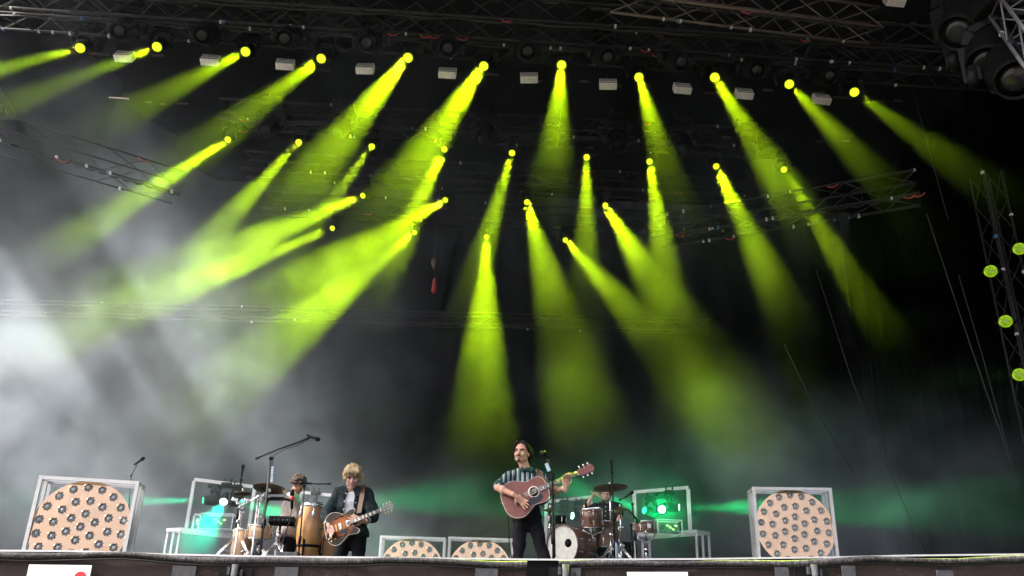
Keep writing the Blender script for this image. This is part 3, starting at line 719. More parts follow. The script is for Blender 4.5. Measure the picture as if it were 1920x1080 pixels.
# ------------------------------------------------------------------ people
def hand(b, wr, fd, nm, curl, sc=1.0, thumb=1, spread=.12):
    """palm and five fingers; fd towards the knuckles, nm out of the palm, thumb side = thumb * (fd x nm)"""
    wr = Vector(wr); fd = Vector(fd).normalized(); nm = Vector(nm); nm = (nm - fd * nm.dot(fd)).normalized(); sd = fd.cross(nm) * thumb
    rot = Matrix((sd, nm, fd)).transposed()
    b.cap(wr - fd * .02, wr + fd * .03 * sc, .026, .026)
    b.ell(wr + fd * .055 * sc, (.042 * sc, .017 * sc, .055 * sc), rot)
    for k, (off, ln) in enumerate(((.030, .95), (.010, 1.06), (-.010, 1.0), (-.029, .8))):
        p = wr + fd * (.092 - .004 * abs(k - 1)) * sc + sd * off * sc; d = (fd + sd * spread * (1.5 - k) * .5).normalized(); ang = 0
        for s_, (l, r0, r1) in enumerate(((.045, .0098, .009), (.028, .009, .0082), (.022, .0082, .007))):
            ang = curl[k] * (.75 if s_ == 0 else 1.0)
            ax = sd; d = Matrix.Rotation(ang * thumb, 3, nm.cross(fd) * -1 if False else (d.cross(nm).normalized() if abs(d.dot(nm)) < .97 else ax)) @ d if ang else d
            q = p + d * l * ln * sc; b.cap(p, q, r0 * sc, r1 * sc, 8); p = q
            nm_k = nm
    p = wr + fd * .028 * sc + sd * .03 * sc; d = (fd * .65 + sd * .75 + nm * .25).normalized()
    q = p + d * .045 * sc; b.cap(p, q, .013 * sc, .0105 * sc, 8); d = (fd * .85 + sd * .25 + nm * .45).normalized(); b.cap(q, q + d * .034 * sc, .0105 * sc, .008 * sc, 8)
def head_parts(b, c, rot, beard=0):
    T = lambda x, y, z: c + rot @ Vector((x, y, z))
    E = lambda p, r: b.ell(T(*p), r, rot)
    E((0, .012, .035), (.076, .096, .098)); E((0, -.022, -.035), (.060, .068, .070)); E((0, -.045, -.085), (.036, .038, .032))
    E((0, -.052, .03), (.060, .042, .045))
    b.cap(T(0, -.086, .012), T(0, -.107, -.022), .0085, .0125); E((.011, -.096, -.026), .009); E((-.011, -.096, -.026), .009)
    b.cap(T(-.04, -.078, .030), T(.04, -.078, .030), .012, .012)
    for s_ in (-1, 1):
        E((s_ * .038, -.062, -.022), (.026, .024, .028)); E((s_ * .076, .012, -.008), (.012, .022, .031)); E((s_ * .05, -.01, -.062), (.022, .04, .028))
    b.cap(T(-.016, -.088, -.052), T(.016, -.088, -.052), .0075, .0075); b.cap(T(-.013, -.086, -.064), T(.013, -.086, -.064), .0085, .0085)
def face_bits(par, c, rot, browm, look=0, lid='eyew'):
    T = lambda x, y, z: c + rot @ Vector((x, y, z))
    w_ = MB(); i_ = MB(); br = MB(); lp = MB()
    for s_ in (-1, 1):
        w_.ell(T(s_ * .032, -.080, .010), (.0115, .010, .0050), rot, 10); i_.ell(T(s_ * .032 + look, -.0885, .010), (.0058, .0035, .0056), rot, 8)
        br.cap(T(s_ * .013, -.093, .023), T(s_ * .033, -.091, .029), .0055, .006, 6); br.cap(T(s_ * .033, -.091, .029), T(s_ * .052, -.080, .025), .006, .0035, 6)
        br.cap(T(s_ * .02, -.0875, .0175), T(s_ * .044, -.084, .0175), .0022, .002, 6)
    lp.cap(T(-.019, -.0925, -.0545), T(.019, -.0925, -.0545), .0045, .0045, 6); lp.cap(T(-.014, -.0925, -.0635), T(.014, -.0925, -.0635), .0052, .0052, 6)
    w_.build('eye' if lid == 'eyew' else 'eyelid', lid, par, True); i_.build('iris', 'eyeb', par, True); br.build('eyebrow', browm, par, True); lp.build('lips', 'lip', par, True)
def locks(b, c, rot, n, rad, seed, ln=(.05, .10), thick=.016, zmin=-.02, face=-.4, droop=.6, lift=0):
    """hair as overlapping tapered locks over the skull"""
    rg = random.Random(seed); T = lambda v: c + rot @ v
    for k in range(n):
        u = rg.uniform(0, 2 * math.pi); zz = rg.uniform(zmin, 1); rr = math.sqrt(max(0, 1 - zz * zz)); v = Vector((rr * math.cos(u), rr * math.sin(u), zz))
        if v.y < face and v.z < .45: continue
        p = Vector((v.x * rad[0], v.y * rad[1] + .014, v.z * rad[2] + .035))
        t_ = Vector((v.x * .5, v.y * .5 - (.3 if v.y < 0 else -.2), 0)); t_ = (t_ - v * t_.dot(v)) + Vector((0, 0, -droop * rr)) + Vector((rg.uniform(-.5, .5), rg.uniform(-.5, .5), rg.uniform(-.2, .2 + lift))) + v * .15
        t_.normalize(); l = rg.uniform(*ln); m1 = p + t_ * l * .5 + v * .012; e_ = p + t_ * l + Vector((0, 0, -.012))
        b.tube([T(p - t_ * .02), T(m1), T(e_)], [thick, thick * .9, thick * .15], 6)
def torso(b, J, k=1.0, chest=(.17, .115), waist=(.145, .105), hip=(.165, .12)):
    """pelvis-chest-shoulder mass, elliptical, following the joints"""
    ax = (J['neck'] - J['pelvis']).normalized(); sx = (J['shL'] - J['shR']).normalized(); sy = ax.cross(sx).normalized(); sx = sy.cross(ax); rot = Matrix((sx, sy, ax)).transposed()
    P = lambda t: J['pelvis'].lerp(J['neck'], t)
    b.ell(P(.02), (hip[0] * k, hip[1] * k, .13), rot); b.ell(P(.32), (waist[0] * k, waist[1] * k, .17), rot); b.ell(P(.66), (chest[0] * k, chest[1] * k, .17), rot); b.ell(P(.84), (chest[0] * .95 * k, chest[1] * .82 * k, .10), rot)
    b.cap(J['shR'], J['neck'] + ax * -.01, .062 * k, .066 * k); b.cap(J['shL'], J['neck'] + ax * -.01, .062 * k, .066 * k)
    return rot
def leg_caps(b, J, s_, k=1.0, shin=True):
    b.cap(J['hip' + s_], J['kn' + s_], .092 * k, .066 * k); b.cap(J['kn' + s_], J['an' + s_], .066 * k, .052 * k)
def shoes(par, J):
    for s_ in 'RL':
        a = J['an' + s_]; b = MB(); b.ell((a.x, a.y - .06, .035), (.045, .13, .035)); b.ell((a.x, a.y, .07), (.042, .05, .06)); b.build('shoe', 'shoe', par, True)
def body(root, J, hrot, skin, hands, scale=1.0):
    b = MB(); torso(b, J, .76)
    for s_ in 'RL':
        b.cap(J['hip' + s_], J['kn' + s_], .056, .040); b.cap(J['kn' + s_], J['an' + s_], .038, .030); b.cap(J['an' + s_], J['an' + s_] + Vector((0, -.12, -.04)), .034, .03)
        b.cap(J['sh' + s_], J['el' + s_], .050, .040); b.cap(J['el' + s_], J['wr' + s_], .041, .026)
        q = J['el' + s_].lerp(J['wr' + s_], .3); b.ell(q, (.043, .043, .05))
    b.cap(J['neck'] - Vector((0, 0, .03)), J['head'] + hrot @ Vector((0, .02, -.06)), .060, .054)
    head_parts(b, J['head'], hrot)
    for h in hands: hand(b, *h[0], **h[1])
    return b.remesh('body', skin, root, .0058, 3)
def trousers(root, J, m, k=1.0):
    b = MB(); ax = (J['neck'] - J['pelvis']).normalized(); sx = (J['hipL'] - J['hipR']).normalized(); sy = ax.cross(sx).normalized(); rot = Matrix((sx, sy, sx.cross(sy))).transposed()
    b.ell(J['pelvis'] + Vector((0, 0, .0)), (.166, .120, .17), rot)
    for s_ in 'RL': leg_caps(b, J, s_, 1.04 * k)
    return b.remesh('trousers', m, root, .009, 3)
def strip_faces(o, fn):
    bm = bmesh.new(); bm.from_mesh(o.data); bmesh.ops.delete(bm, geom=[f for f in bm.faces if fn(f.calc_center_median(), f.normal)], context='FACES'); bm.to_mesh(o.data); bm.free()
def thicken(o, t=.006):
    s_ = o.modifiers.new('t', 'SOLIDIFY'); s_.thickness = t; s_.offset = -1
def wrinkle(o, amp, sc, seed=0):
    me = o.data; ns = [v.normal.copy() for v in me.vertices]
    for v, n in zip(me.vertices, ns): v.co += n * (amp * noise.noise(v.co * sc + Vector((seed, 0, 0))) + amp * .5 * noise.noise(Vector((v.co.x * sc * .5, v.co.y * sc * .5, v.co.z * sc * 2.4)) + Vector((0, seed, 0))))

# guitars: local x along the neck (towards the headstock), local y across (up), z out of the top
def outline(pts, n=8):
    """closed Catmull-Rom"""
    o_ = []; m_ = len(pts)
    for i in range(m_):
        p0, p1, p2, p3 = (Vector(pts[(i + k - 1) % m_]) for k in range(4))
        for k in range(n):
            t_ = k / n; o_.append(.5 * ((2 * p1) + (-p0 + p2) * t_ + (2 * p0 - 5 * p1 + 4 * p2 - p3) * t_ ** 2 + (-p0 + 3 * p1 - 3 * p2 + p3) * t_ ** 3))
    return [(p.x, p.y) for p in o_]
def frets(b, x0, scale_len, n, w, z):
    for k in range(1, n): 
        x = x0 + scale_len * (2 ** (-k / 12)) ; b.box((x, 0, z), (.004, w, .003))
def guitar_neck(g, x_body, x_nut, wd, fm, zt, nfr, bridge_x, dots='ivory'):
    MB().box(((x_body + x_nut) / 2, 0, zt - .016), (x_nut - x_body, wd * .92, .022), bevel=.008).build('neck', 'mahogs', g)
    fb = MB().box(((x_body - .05 + x_nut) / 2, 0, zt + .0005), (x_nut - x_body + .05, wd, .009)).build('fretboard', fm, g)
    SL = x_nut - bridge_x; b = MB()
    for k in range(1, nfr):
        x = bridge_x + SL * 2 ** (-k / 12)
        if x > x_body - .04: b.box((x, 0, zt + .0055), (.0035, wd, .003))
    b.build('fret', 'nickel', fb)
    b = MB()
    for k in (3, 5, 7, 9, 12, 15):
        x = bridge_x + SL * .5 * (2 ** (-k / 12) + 2 ** (-(k - 1) / 12))
        if x > x_body - .04: b.box((x, 0, zt + .0055), (.011 if dots == 'ivory' else .020, wd * (.35 if dots == 'ivory' else .75), .002))
    b.build('fret_marker', 'ivory', fb)
    MB().box((x_nut + .003, 0, zt + .003), (.006, wd, .012)).build('nut', 'ivory', g)
    b = MB()
    for k in range(6): y = (k - 2.5) * wd * .15; b.tube([(bridge_x, y * 1.3, zt + .012), (x_nut, y, zt + .009)], .0011, 4)
    b.build('strings', 'nickel', g)
def acoustic():
    g = thing('acoustic_guitar', (0, 0, 0), 'reddish brown acoustic guitar with white binding held by the singer', 'guitar')
    pts = [(-.255, 0), (-.245, .10), (-.19, .175), (-.10, .20), (-.02, .172), (.055, .132), (.125, .138), (.19, .138), (.235, .10), (.25, .03), (.25, -.03), (.235, -.10), (.19, -.138), (.125, -.138), (.055, -.132), (-.02, -.172), (-.10, -.20), (-.19, -.175), (-.245, -.10)]
    ol = outline(pts, 6); sh = lambda k: [(x * k, y * k) for x, y in ol]
    MB().poly(ol, -.108, -.003).build('side', 'mahogs', g)
    MB().poly(sh(.985), -.0028, .003).build('top', 'mahog', g)
    b = MB(); n = len(ol); o1 = sh(1.003); o2 = sh(.985)
    rings = [[b.bm.verts.new((x, y, z)) for x, y in q] for q, z in ((o1, -.008), (o1, .004), (o2, .0045))]
    for r0, r1 in zip(rings, rings[1:]):
        for k in range(n): b.bm.faces.new((r0[k], r0[(k + 1) % n], r1[(k + 1) % n], r1[k]))
    b.build('binding', 'ivory', g)
    tm = Matrix.Translation((.095, 0, 0))
    MB().lathe([(.050, .0035), (.050, .0042)], tm, 32).build('sound_hole', 'blk', g)
    MB().lathe([(.050, .0038), (.060, .0038), (.060, .0050), (.050, .0050)], tm, 32, False).build('rosette', 'ivory', g)
    MB().poly(outline([(.06, -.045), (.105, -.062), (.155, -.045), (.165, -.09), (.11, -.118), (.02, -.118), (-.035, -.10), (.0, -.06)], 5), .0036, .0056).build('pickguard', 'pick', g)
    MB().box((-.095, 0, .010), (.032, .15, .012), bevel=.004).build('bridge', 'rosew', g)
    guitar_neck(g, .20, .595, .050, 'rosew', .012, 20, -.095)
    hs = MB().poly([(.60, -.024), (.63, -.036), (.775, -.042), (.785, -.02), (.79, 0), (.785, .02), (.775, .042), (.63, .036), (.60, .024)], -.010, .006).build('headstock', 'mahog', g)
    for k in range(3):
        for s_ in (-1, 1):
            x = .645 + .05 * k; b = MB(); b.lathe([(.004, .006), (.004, .018)], Matrix.Translation((x, s_ * .02, 0)), 8); b.tube([(x, s_ * .036, -.002), (x, s_ * .05, -.002)], .003, 6); b.ell((x, s_ * .060, -.002), (.010, .012, .007), None, 10); b.build('tuner', 'nickel', hs, True)
    return g
def electric():
    g = thing('electric_guitar', (0, 0, 0), 'sunburst semi-hollow electric guitar held by the blond guitarist', 'guitar')
    pts = [(-.24, 0), (-.232, .10), (-.18, .18), (-.09, .205), (-.01, .175), (.05, .140), (.11, .142), (.17, .158), (.215, .145), (.222, .115), (.185, .085), (.155, .05), (.15, 0), (.155, -.05), (.185, -.085), (.222, -.115), (.215, -.145), (.17, -.158), (.11, -.142), (.05, -.140), (-.01, -.175), (-.09, -.205), (-.18, -.18), (-.232, -.10)]
    ol = outline(pts, 6); sh = lambda k: [(x * k, y * k) for x, y in ol]
    MB().poly(ol, -.042, -.001).build('side', 'rosew', g)
    MB().poly(sh(.985), -.0008, .004).build('top', 'burst', g)
    b = MB(); n = len(ol); o1 = sh(1.003); o2 = sh(.984)
    rings = [[b.bm.verts.new((x, y, z)) for x, y in q] for q, z in ((o1, -.006), (o1, .005), (o2, .0055))]
    for r0, r1 in zip(rings, rings[1:]):
        for k in range(n): b.bm.faces.new((r0[k], r0[(k + 1) % n], r1[(k + 1) % n], r1[k]))
    b.build('binding', 'ivory', g)
    for x in (-.02, .09): MB().box((x, 0, .010), (.038, .072, .010), bevel=.003).build('pickup', 'nickel', g)
    MB().box((-.075, 0, .012), (.016, .085, .012), bevel=.003).build('bridge', 'gold', g)
    MB().box((-.125, 0, .011), (.016, .09, .012), bevel=.003).build('tailpiece', 'nickel', g)
    for x, y in ((-.12, -.12), (-.165, -.095), (-.175, -.135), (-.205, -.10)): MB().lathe([(.013, .004), (.012, .016), (.006, .018)], Matrix.Translation((x, y, 0)), 14).build('knob', 'gold', g, True)
    for s_ in (-1, 1):
        b = MB(); b.tube([(-.07, s_ * .115, .0052), (-.04, s_ * .112, .0052), (.0, s_ * .125, .0052), (.04, s_ * .108, .0052)], [.009, .005, .005, .008], 6); b.build('sound_slot', 'blk', g)
    MB().poly([(.07, -.045), (-.05, -.05), (-.07, -.085), (.05, -.10), (.09, -.08)], .006, .008).build('pickguard', 'pick', g)
    guitar_neck(g, .14, .565, .046, 'rosew', .014, 22, -.075, 'block')
    hs = MB().poly([(.57, -.022), (.60, -.036), (.70, -.045), (.745, -.040), (.74, -.012), (.755, 0), (.74, .012), (.745, .040), (.70, .045), (.60, .036), (.57, .022)], -.008, .008).build('headstock', 'rackgrey', g)
    for k in range(3):
        for s_ in (-1, 1):
            x = .615 + .043 * k; b = MB(); b.lathe([(.004, .008), (.004, .018)], Matrix.Translation((x, s_ * .02, 0)), 8); b.tube([(x, s_ * .036, 0), (x, s_ * .05, 0)], .003, 6); b.ell((x, s_ * .058, 0), (.009, .011, .006), None, 10); b.build('tuner', 'gold', hs, True)
    return g
def place_guitar(g, p_tail, p_tip, Lx, tail_x, tilt=0):
    """put the local x axis from p_tail (x = tail_x) towards p_tip; the top faces the audience, leaned back by tilt"""
    ex = (p_tip - p_tail).normalized(); ez = Vector((0, -1, 0)) - ex * Vector((0, -1, 0)).dot(ex); ez.normalize(); ez = Matrix.Rotation(tilt, 3, ex) @ ez; ey = ez.cross(ex)
    m = Matrix((ex, ey, ez)).transposed().to_4x4(); m.translation = p_tail - ex * tail_x; g.matrix_world = m
    g.rotation_mode = 'XYZ'; return m

# --- singer
DS = 9.0
sr = thing('person', (at(988, 1046, DS).x, DS, DECK), 'person in dark striped polo shirt and black jeans playing an acoustic guitar at the microphone', 'person', 'musicians on the stage')
o0 = Vector(sr.location)
def jp(o, D_): return lambda px, py, dy=0: at(px, py, D_ + dy) - o
j = jp(o0, DS)
J = dict(head=j(978.5, 850, -.02), neck=j(988, 883, .03), pelvis=j(988, 968, .05), shR=j(956, 893, .02), shL=j(1012, 893, .04), elR=j(933, 914, -.19), wrR=j(966, 929, -.285),
         elL=j(1031, 922, -.08), wrL=j(1061, 915, -.285), hipR=j(977, 978, .04), hipL=j(1001, 978, .04))
J['knR'] = Vector((J['hipR'].x - .035, -.02, .50)); J['anR'] = Vector((J['hipR'].x - .04, .05, .08)); J['knL'] = Vector((J['hipL'].x + .135, -.05, .50)); J['anL'] = Vector((J['hipL'].x + .17, .03, .08))
hr = Matrix.Rotation(R(-24), 3, 'Z') @ Matrix.Rotation(R(-3), 3, 'X') @ Matrix.Rotation(R(2), 3, 'Y')
body(sr, J, hr, 'skin', [((J['wrR'], j(984, 944, -.275) - J['wrR'], (.1, .95, .1), (.28, .32, .36, .42)), dict(thumb=-1, spread=.25)),
                         ((J['wrL'], j(1061, 899, -.305) - J['wrL'], (-.25, .95, .0), (.42, .5, .5, .5)), dict(thumb=-1, spread=.22))])
face_bits(sr, J['head'], hr, 'hairdk', -.003)
wrinkle(trousers(sr, J, 'jeans', .84), .012, 9, 11); shoes(sr, J)
b = MB(); torso(b, J, 1.0, (.165, .112), (.15, .108), (.158, .118))
for s_, f_ in (('R', .86), ('L', .80)): b.cap(J['sh' + s_], J['sh' + s_].lerp(J['el' + s_], f_), .064, .062)
po = b.remesh('polo_shirt', 'polo', sr, .009, 4); wrinkle(po, .008, 9, 3)
zlo = J['pelvis'].z + .07; strip_faces(po, lambda c_, n_: c_.z < zlo); thicken(po)
cf = MB()
for s_, f_ in (('R', .84), ('L', .78)):
    p_ = J['sh' + s_].lerp(J['el' + s_], f_); q_ = J['sh' + s_].lerp(J['el' + s_], f_ + .12); cf.tube([p_, q_], [.068, .067], 18)
cf.build('sleeve_band', 'polodk', sr, True)
cb = MB(); nk = J['neck']; cb.tube([nk + Vector((0, 0, -.015)), nk + Vector((0, -.004, .032))], [.080, .068], 20); 
for s_ in (-1, 1): cb.poly([(s_ * .018, .012), (s_ * .066, .05), (s_ * .078, .018), (s_ * .050, -.030)], -.004, .004, Matrix.Translation(nk + Vector((0, -.085, -.012))) @ Matrix.Rotation(R(70), 4, 'X'))
cb.build('collar', 'polodk', sr, True)
hb = MB(); T = lambda x, y, z: J['head'] + hr @ Vector((x, y, z))
for s_ in (-1, 1):
    for k in range(15):   # centre-parted locks swept back over the temples and ears
        y = -.072 + .014 * k; f_ = k / 14; root_ = T(s_ * .008, y, .116 - .10 * max(0, f_ - .55) ** 1.5 - .02 * max(0, .25 - f_) * 2)
        mid = T(s_ * (.068 + .006 * math.sin(k)), y + .012, .085 - .02 * f_); low = T(s_ * .088, y * .6 + .045 + .01 * math.sin(k * 2), .015 - .045 * f_); end = T(s_ * (.075 - .02 * f_), .055 + .045 * f_, -.035 - .045 * f_)
        hb.tube([root_, T(s_ * .04, y - .002, .114 - .05 * max(0, f_ - .6)), mid, low, end], [.012, .016, .018, .017, .004], 7)
for k in range(9): hb.cap(T((k - 4) * .018, .095, .06), T((k - 4) * .017, .095, -.085), .026, .014)
hb.ell(T(0, .03, .046), (.079, .092, .088), hr)
hb.build('hair', 'hairdk', sr, True)
bd = MB(); bd.cap(T(-.004, -.101, -.044), T(-.030, -.090, -.051), .0062, .004, 7); bd.cap(T(.004, -.101, -.044), T(.030, -.090, -.051), .0062, .004, 7); bd.ell(T(0, -.084, -.098), (.017, .012, .016), hr); bd.ell(T(0, -.094, -.076), (.005, .004, .008), hr)
bd.build('moustache', 'hairdk', sr, True)
br_ = MB().lathe([(.033, -.006), (.036, 0), (.033, .006), (.030, 0), (.033, -.006)], Matrix.Translation(J['wrL'] - (J['wrL'] - J['elL']).normalized() * .02) @ frame_to(J['wrL'] - J['elL']).to_4x4(), 16, False).build('bracelet', 'ivory', sr)
ga = acoustic(); tail = at(943.5, 946.5, DS - .20); tip = at(1106, 878, DS - .27)
gm = place_guitar(ga, tail, tip, 1.045, -.255, R(-8))
ws = gm.inverted(); W2 = lambda p: ws @ (p + o0)
st = MB(); nkL = J['neck'] + Vector((.05, 0, .01))
pth = [W2(j(1029, 917, -.14)), W2(j(1022, 903, -.10)), W2(j(1012, 889, -.06)), W2(j(1003, 880, .02)), W2(j(1000, 884, .14)), W2(j(975, 915, .19)), W2(j(950, 940, .1)), W2(j(943, 947, -.12))]
for p_, q_ in zip(pth, pth[1:]): st.bar(p_, q_, .052, .010)
st.build('strap', 'leather', ga)
lead = MB().tube([gm @ Vector((-.235, -.06, -.06)), at(954, 985, DS - .1), at(954, 1010, DS - .08), at(957, 1035, DS - .05), at(962, 1060, DS), Vector((at(965, 1046, DS).x, DS, DECK + .02))], .006, 6).build('guitar_lead', 'cable'); tag(lead, 'black lead hanging from the acoustic guitar to the floor', 'cable')

# --- blond guitarist
DG = 9.4
gr = thing('person', (at(657, 1046, DG).x, DG, DECK), 'blond person in dark corduroy jacket and white t-shirt looking down at an electric guitar', 'person', 'musicians on the stage')
o0 = Vector(gr.location); j = jp(o0, DG)
J = dict(head=j(661.5, 895, -.10), neck=j(659, 921, .0), pelvis=j(659, 1003, .05), shR=j(634, 927, .02), shL=j(688, 926, .02), elR=j(612, 965, -.04), wrR=j(617, 986, -.26),
         elL=j(700, 966, -.10), wrL=j(683, 977, -.345), hipR=j(646, 1010, .04), hipL=j(672, 1010, .04))
J['knR'] = Vector((J['hipR'].x - .03, -.03, .50)); J['anR'] = Vector((J['hipR'].x - .03, .04, .08)); J['knL'] = Vector((J['hipL'].x + .035, -.05, .50)); J['anL'] = Vector((J['hipL'].x + .06, .02, .08))
hr = Matrix.Rotation(R(4), 3, 'Z') @ Matrix.Rotation(R(22), 3, 'X') @ Matrix.Rotation(R(-5), 3, 'Y')
body(gr, J, hr, 'skin2', [((J['wrR'], j(624, 1001, -.30) - J['wrR'], (.25, .95, .1), (.4, .5, .6, .65)), dict(thumb=-1)),
                          ((J['wrL'], j(670, 974, -.375) - J['wrL'], (.0, .95, .3), (.42, .5, .55, .6)), dict(thumb=1, spread=.2))])
face_bits(gr, J['head'], hr, 'hairbr', 0, 'skin3')
wrinkle(trousers(gr, J, 'jeans', .95), .012, 9, 21); shoes(gr, J)
b = MB(); torso(b, J, .95); ts = b.remesh('t_shirt', 'tee', gr, .009, 4); wrinkle(ts, .012, 7, 9); zl = J['pelvis'].z - .03; strip_faces(ts, lambda c_, n_: c_.z < zl); thicken(ts)
pr_ = MB(); pc = j(659, 942, -.125)
for k in range(5): pr_.box(pc + Vector((-.05 + .024 * k, .004 * abs(k - 2), 0)), (.012, .003, .016 if k % 2 else .010)); 
pr_.build('shirt_print', 'print', gr)
b = MB(); torso(b, J, 1.14, (.17, .118), (.165, .122), (.17, .125))
for s_ in 'RL':
    b.cap(J['sh' + s_], J['el' + s_], .076, .068); b.cap(J['el' + s_], J['el' + s_].lerp(J['wr' + s_], .72), .068, .056); b.ell(J['el' + s_] + Vector((0, 0, -.01)), (.074, .074, .078))
jk = b.remesh('jacket', 'jacket', gr, .009, 4); wrinkle(jk, .016, 8, 5)
zt, zb = J['neck'].z, J['pelvis'].z; xc = J['neck'].x
def gap(c_, n_):
    if c_.z < zb - .02: return True
    if c_.y > -.02 or c_.z > zt + .02: return c_.z > zt + .035 and abs(c_.x - xc) < .09
    f_ = (zt - c_.z) / (zt - zb); return -(.040 + .045 * f_) < c_.x - xc < (.048 + .03 * f_)
strip_faces(jk, gap); thicken(jk, .012)
b = MB()
for s_ in (-1, 1):
    b.poly([(0, .03), (s_ * .05, .075), (s_ * .10, .05), (s_ * .115, -.02), (s_ * .035, -.055)], -.005, .005, Matrix.Translation((xc + s_ * .028, J['neck'].y - .098, zt - .02)) @ Matrix.Rotation(R(74), 4, 'X'))
b.tube([J['neck'] + Vector((-.01, .025, -.03)), J['neck'] + Vector((-.005, .025, .018))], [.098, .076], 20, False)
cl_ = b.build('collar', 'jacket', gr); thicken(cl_, .006)
for s_ in 'RL': MB().tube([J['el' + s_].lerp(J['wr' + s_], .70), J['el' + s_].lerp(J['wr' + s_], .92)], [.052, .042], 16).build('cuff', 'knit', gr, True)
b = MB()
for s_ in 'RL':
    for f_ in (.77, .85): p_ = J['el' + s_].lerp(J['wr' + s_], f_); q_ = J['el' + s_].lerp(J['wr' + s_], f_ + .025); b.tube([p_, q_], [.0515, .0500] if f_ < .8 else [.0480, .0465], 16)
b.build('cuff_stripe', 'tee', gr)
b = MB()
for k in range(4): b.ell(j(648.5 - k * 2.2, 925 + k * 15, -.155), (.008, .005, .008), None, 8)
b.build('button', 'button', gr, True)
hb = MB(); locks(hb, J['head'], hr, 620, (.078, .093, .089), 4, (.035, .070), .0085, -.35, -.55, .75, .3)
hb.ell(J['head'] + hr @ Vector((0, .02, .048)), (.080, .094, .090), hr)
T = lambda x, y, z: J['head'] + hr @ Vector((x, y, z))
for k in range(14): x = -.065 + .0103 * k; hb.tube([T(x * .6 + .01, -.05, .122), T(x + .012 * math.sin(k), -.098, .085), T(x * 1.1 + .014 * math.sin(k * 1.7), -.104, .055 - .012 * (k % 3) - (.03 if 7 < k < 11 else 0))], [.011, .010, .002], 6)
hb.build('hair', 'hairbl', gr, True)
ge = electric(); tail = at(610.5, 999, DG - .25); ex_ = at(739, 946.5, DG - .56)
gm = place_guitar(ge, tail, ex_, .995, -.24 * .85, R(-6)) @ Matrix.Scale(.85, 4); ge.matrix_world = gm
ws = gm.inverted(); W2 = lambda p: ws @ (p + o0)
st = MB(); pth = [W2(j(673, 962, -.24)), W2(j(676, 945, -.19)), W2(j(680, 925, -.145)), W2(j(681, 912, -.06)), W2(j(680, 912, .06)), W2(j(668, 935, .19)), W2(j(640, 975, .18)), W2(j(612, 1005, -.12))]
for p_, q_ in zip(pth, pth[1:]): st.bar(p_, q_, .068, .010)
st.build('strap', 'leather', ge)
ld = MB().tube([gm @ Vector((-.21, -.11, 0)), at(604, 1011, DG - .25), at(597, 1001, DG - .28), at(599, 992, DG - .2), at(608, 990, DG - .05), at(606, 1020, DG + .1), at(604, 1040, DG + .15), Vector((at(604, 1046, DG + .2).x, DG + .2, DECK + .02))], .006, 6).build('guitar_lead', 'cable'); tag(ld, 'black curled lead from the sunburst electric guitar', 'cable')

# --- percussionist (turned away to the side, head bent)
DP = 13.0
pr = thing('person', (at(547, 1040, DP).x, DP, DECK + RISER), 'dark curly haired person in a pale shirt turned sideways behind the congas', 'person', 'musicians on the stage')
o0 = Vector(pr.location); j = jp(o0, DP)
J = dict(head=j(560, 910, .0), neck=j(549, 929, .05), pelvis=j(538, 1000, .0), shR=j(541, 937, -.13), shL=j(553, 934, .17), elR=j(552, 965, -.20), wrR=j(560, 976, -.24), elL=j(566, 965, .16), wrL=j(578, 985, .05), hipR=j(536, 1010, -.08), hipL=j(541, 1010, .08))
J['knR'] = Vector((J['hipR'].x + .06, J['hipR'].y, .36)); J['anR'] = Vector((J['hipR'].x, J['hipR'].y, .08)); J['knL'] = Vector((J['hipL'].x + .08, J['hipL'].y, .36)); J['anL'] = Vector((J['hipL'].x + .03, J['hipL'].y, .08))
hr = Matrix.Rotation(R(72), 3, 'Z') @ Matrix.Rotation(R(28), 3, 'X')
body(pr, J, hr, 'skin3', [((J['wrR'], j(567, 982, -.25) - J['wrR'], (.2, .1, -.9), (.4, .45, .5, .55)), dict(thumb=1)), ((J['wrL'], j(587, 992, .0) - J['wrL'], (.1, -.1, -.9), (.4, .45, .5, .5)), dict(thumb=-1))])
face_bits(pr, J['head'], hr, 'hairbr'); trousers(pr, J, 'jeans', 1.0); shoes(pr, J)
b = MB(); torso(b, J, 1.22, (.17, .118), (.165, .125), (.175, .13))
for s_ in 'RL': b.cap(J['sh' + s_], J['el' + s_], .078, .068); b.cap(J['el' + s_], J['el' + s_].lerp(J['wr' + s_], .25), .066, .06)
sh_ = b.remesh('shirt', 'tanshirt', pr, .010, 4); wrinkle(sh_, .018, 8, 2); zl = J['pelvis'].z - .12; strip_faces(sh_, lambda c_, n_: c_.z < zl); thicken(sh_)
hb = MB(); rg = random.Random(5)
for k in range(260):
    v = Vector((rg.gauss(0, 1), rg.gauss(0, 1), rg.gauss(0, 1))).normalized()
    if v.y < -.35 and v.z < .55 or v.z < -.5: continue
    hb.ell(J['head'] + hr @ Vector((v.x * .098, v.y * .112 + .025, v.z * .108 + .045)), rg.uniform(.018, .03), None, 6)
hb.build('hair', 'hairbr', pr, True)

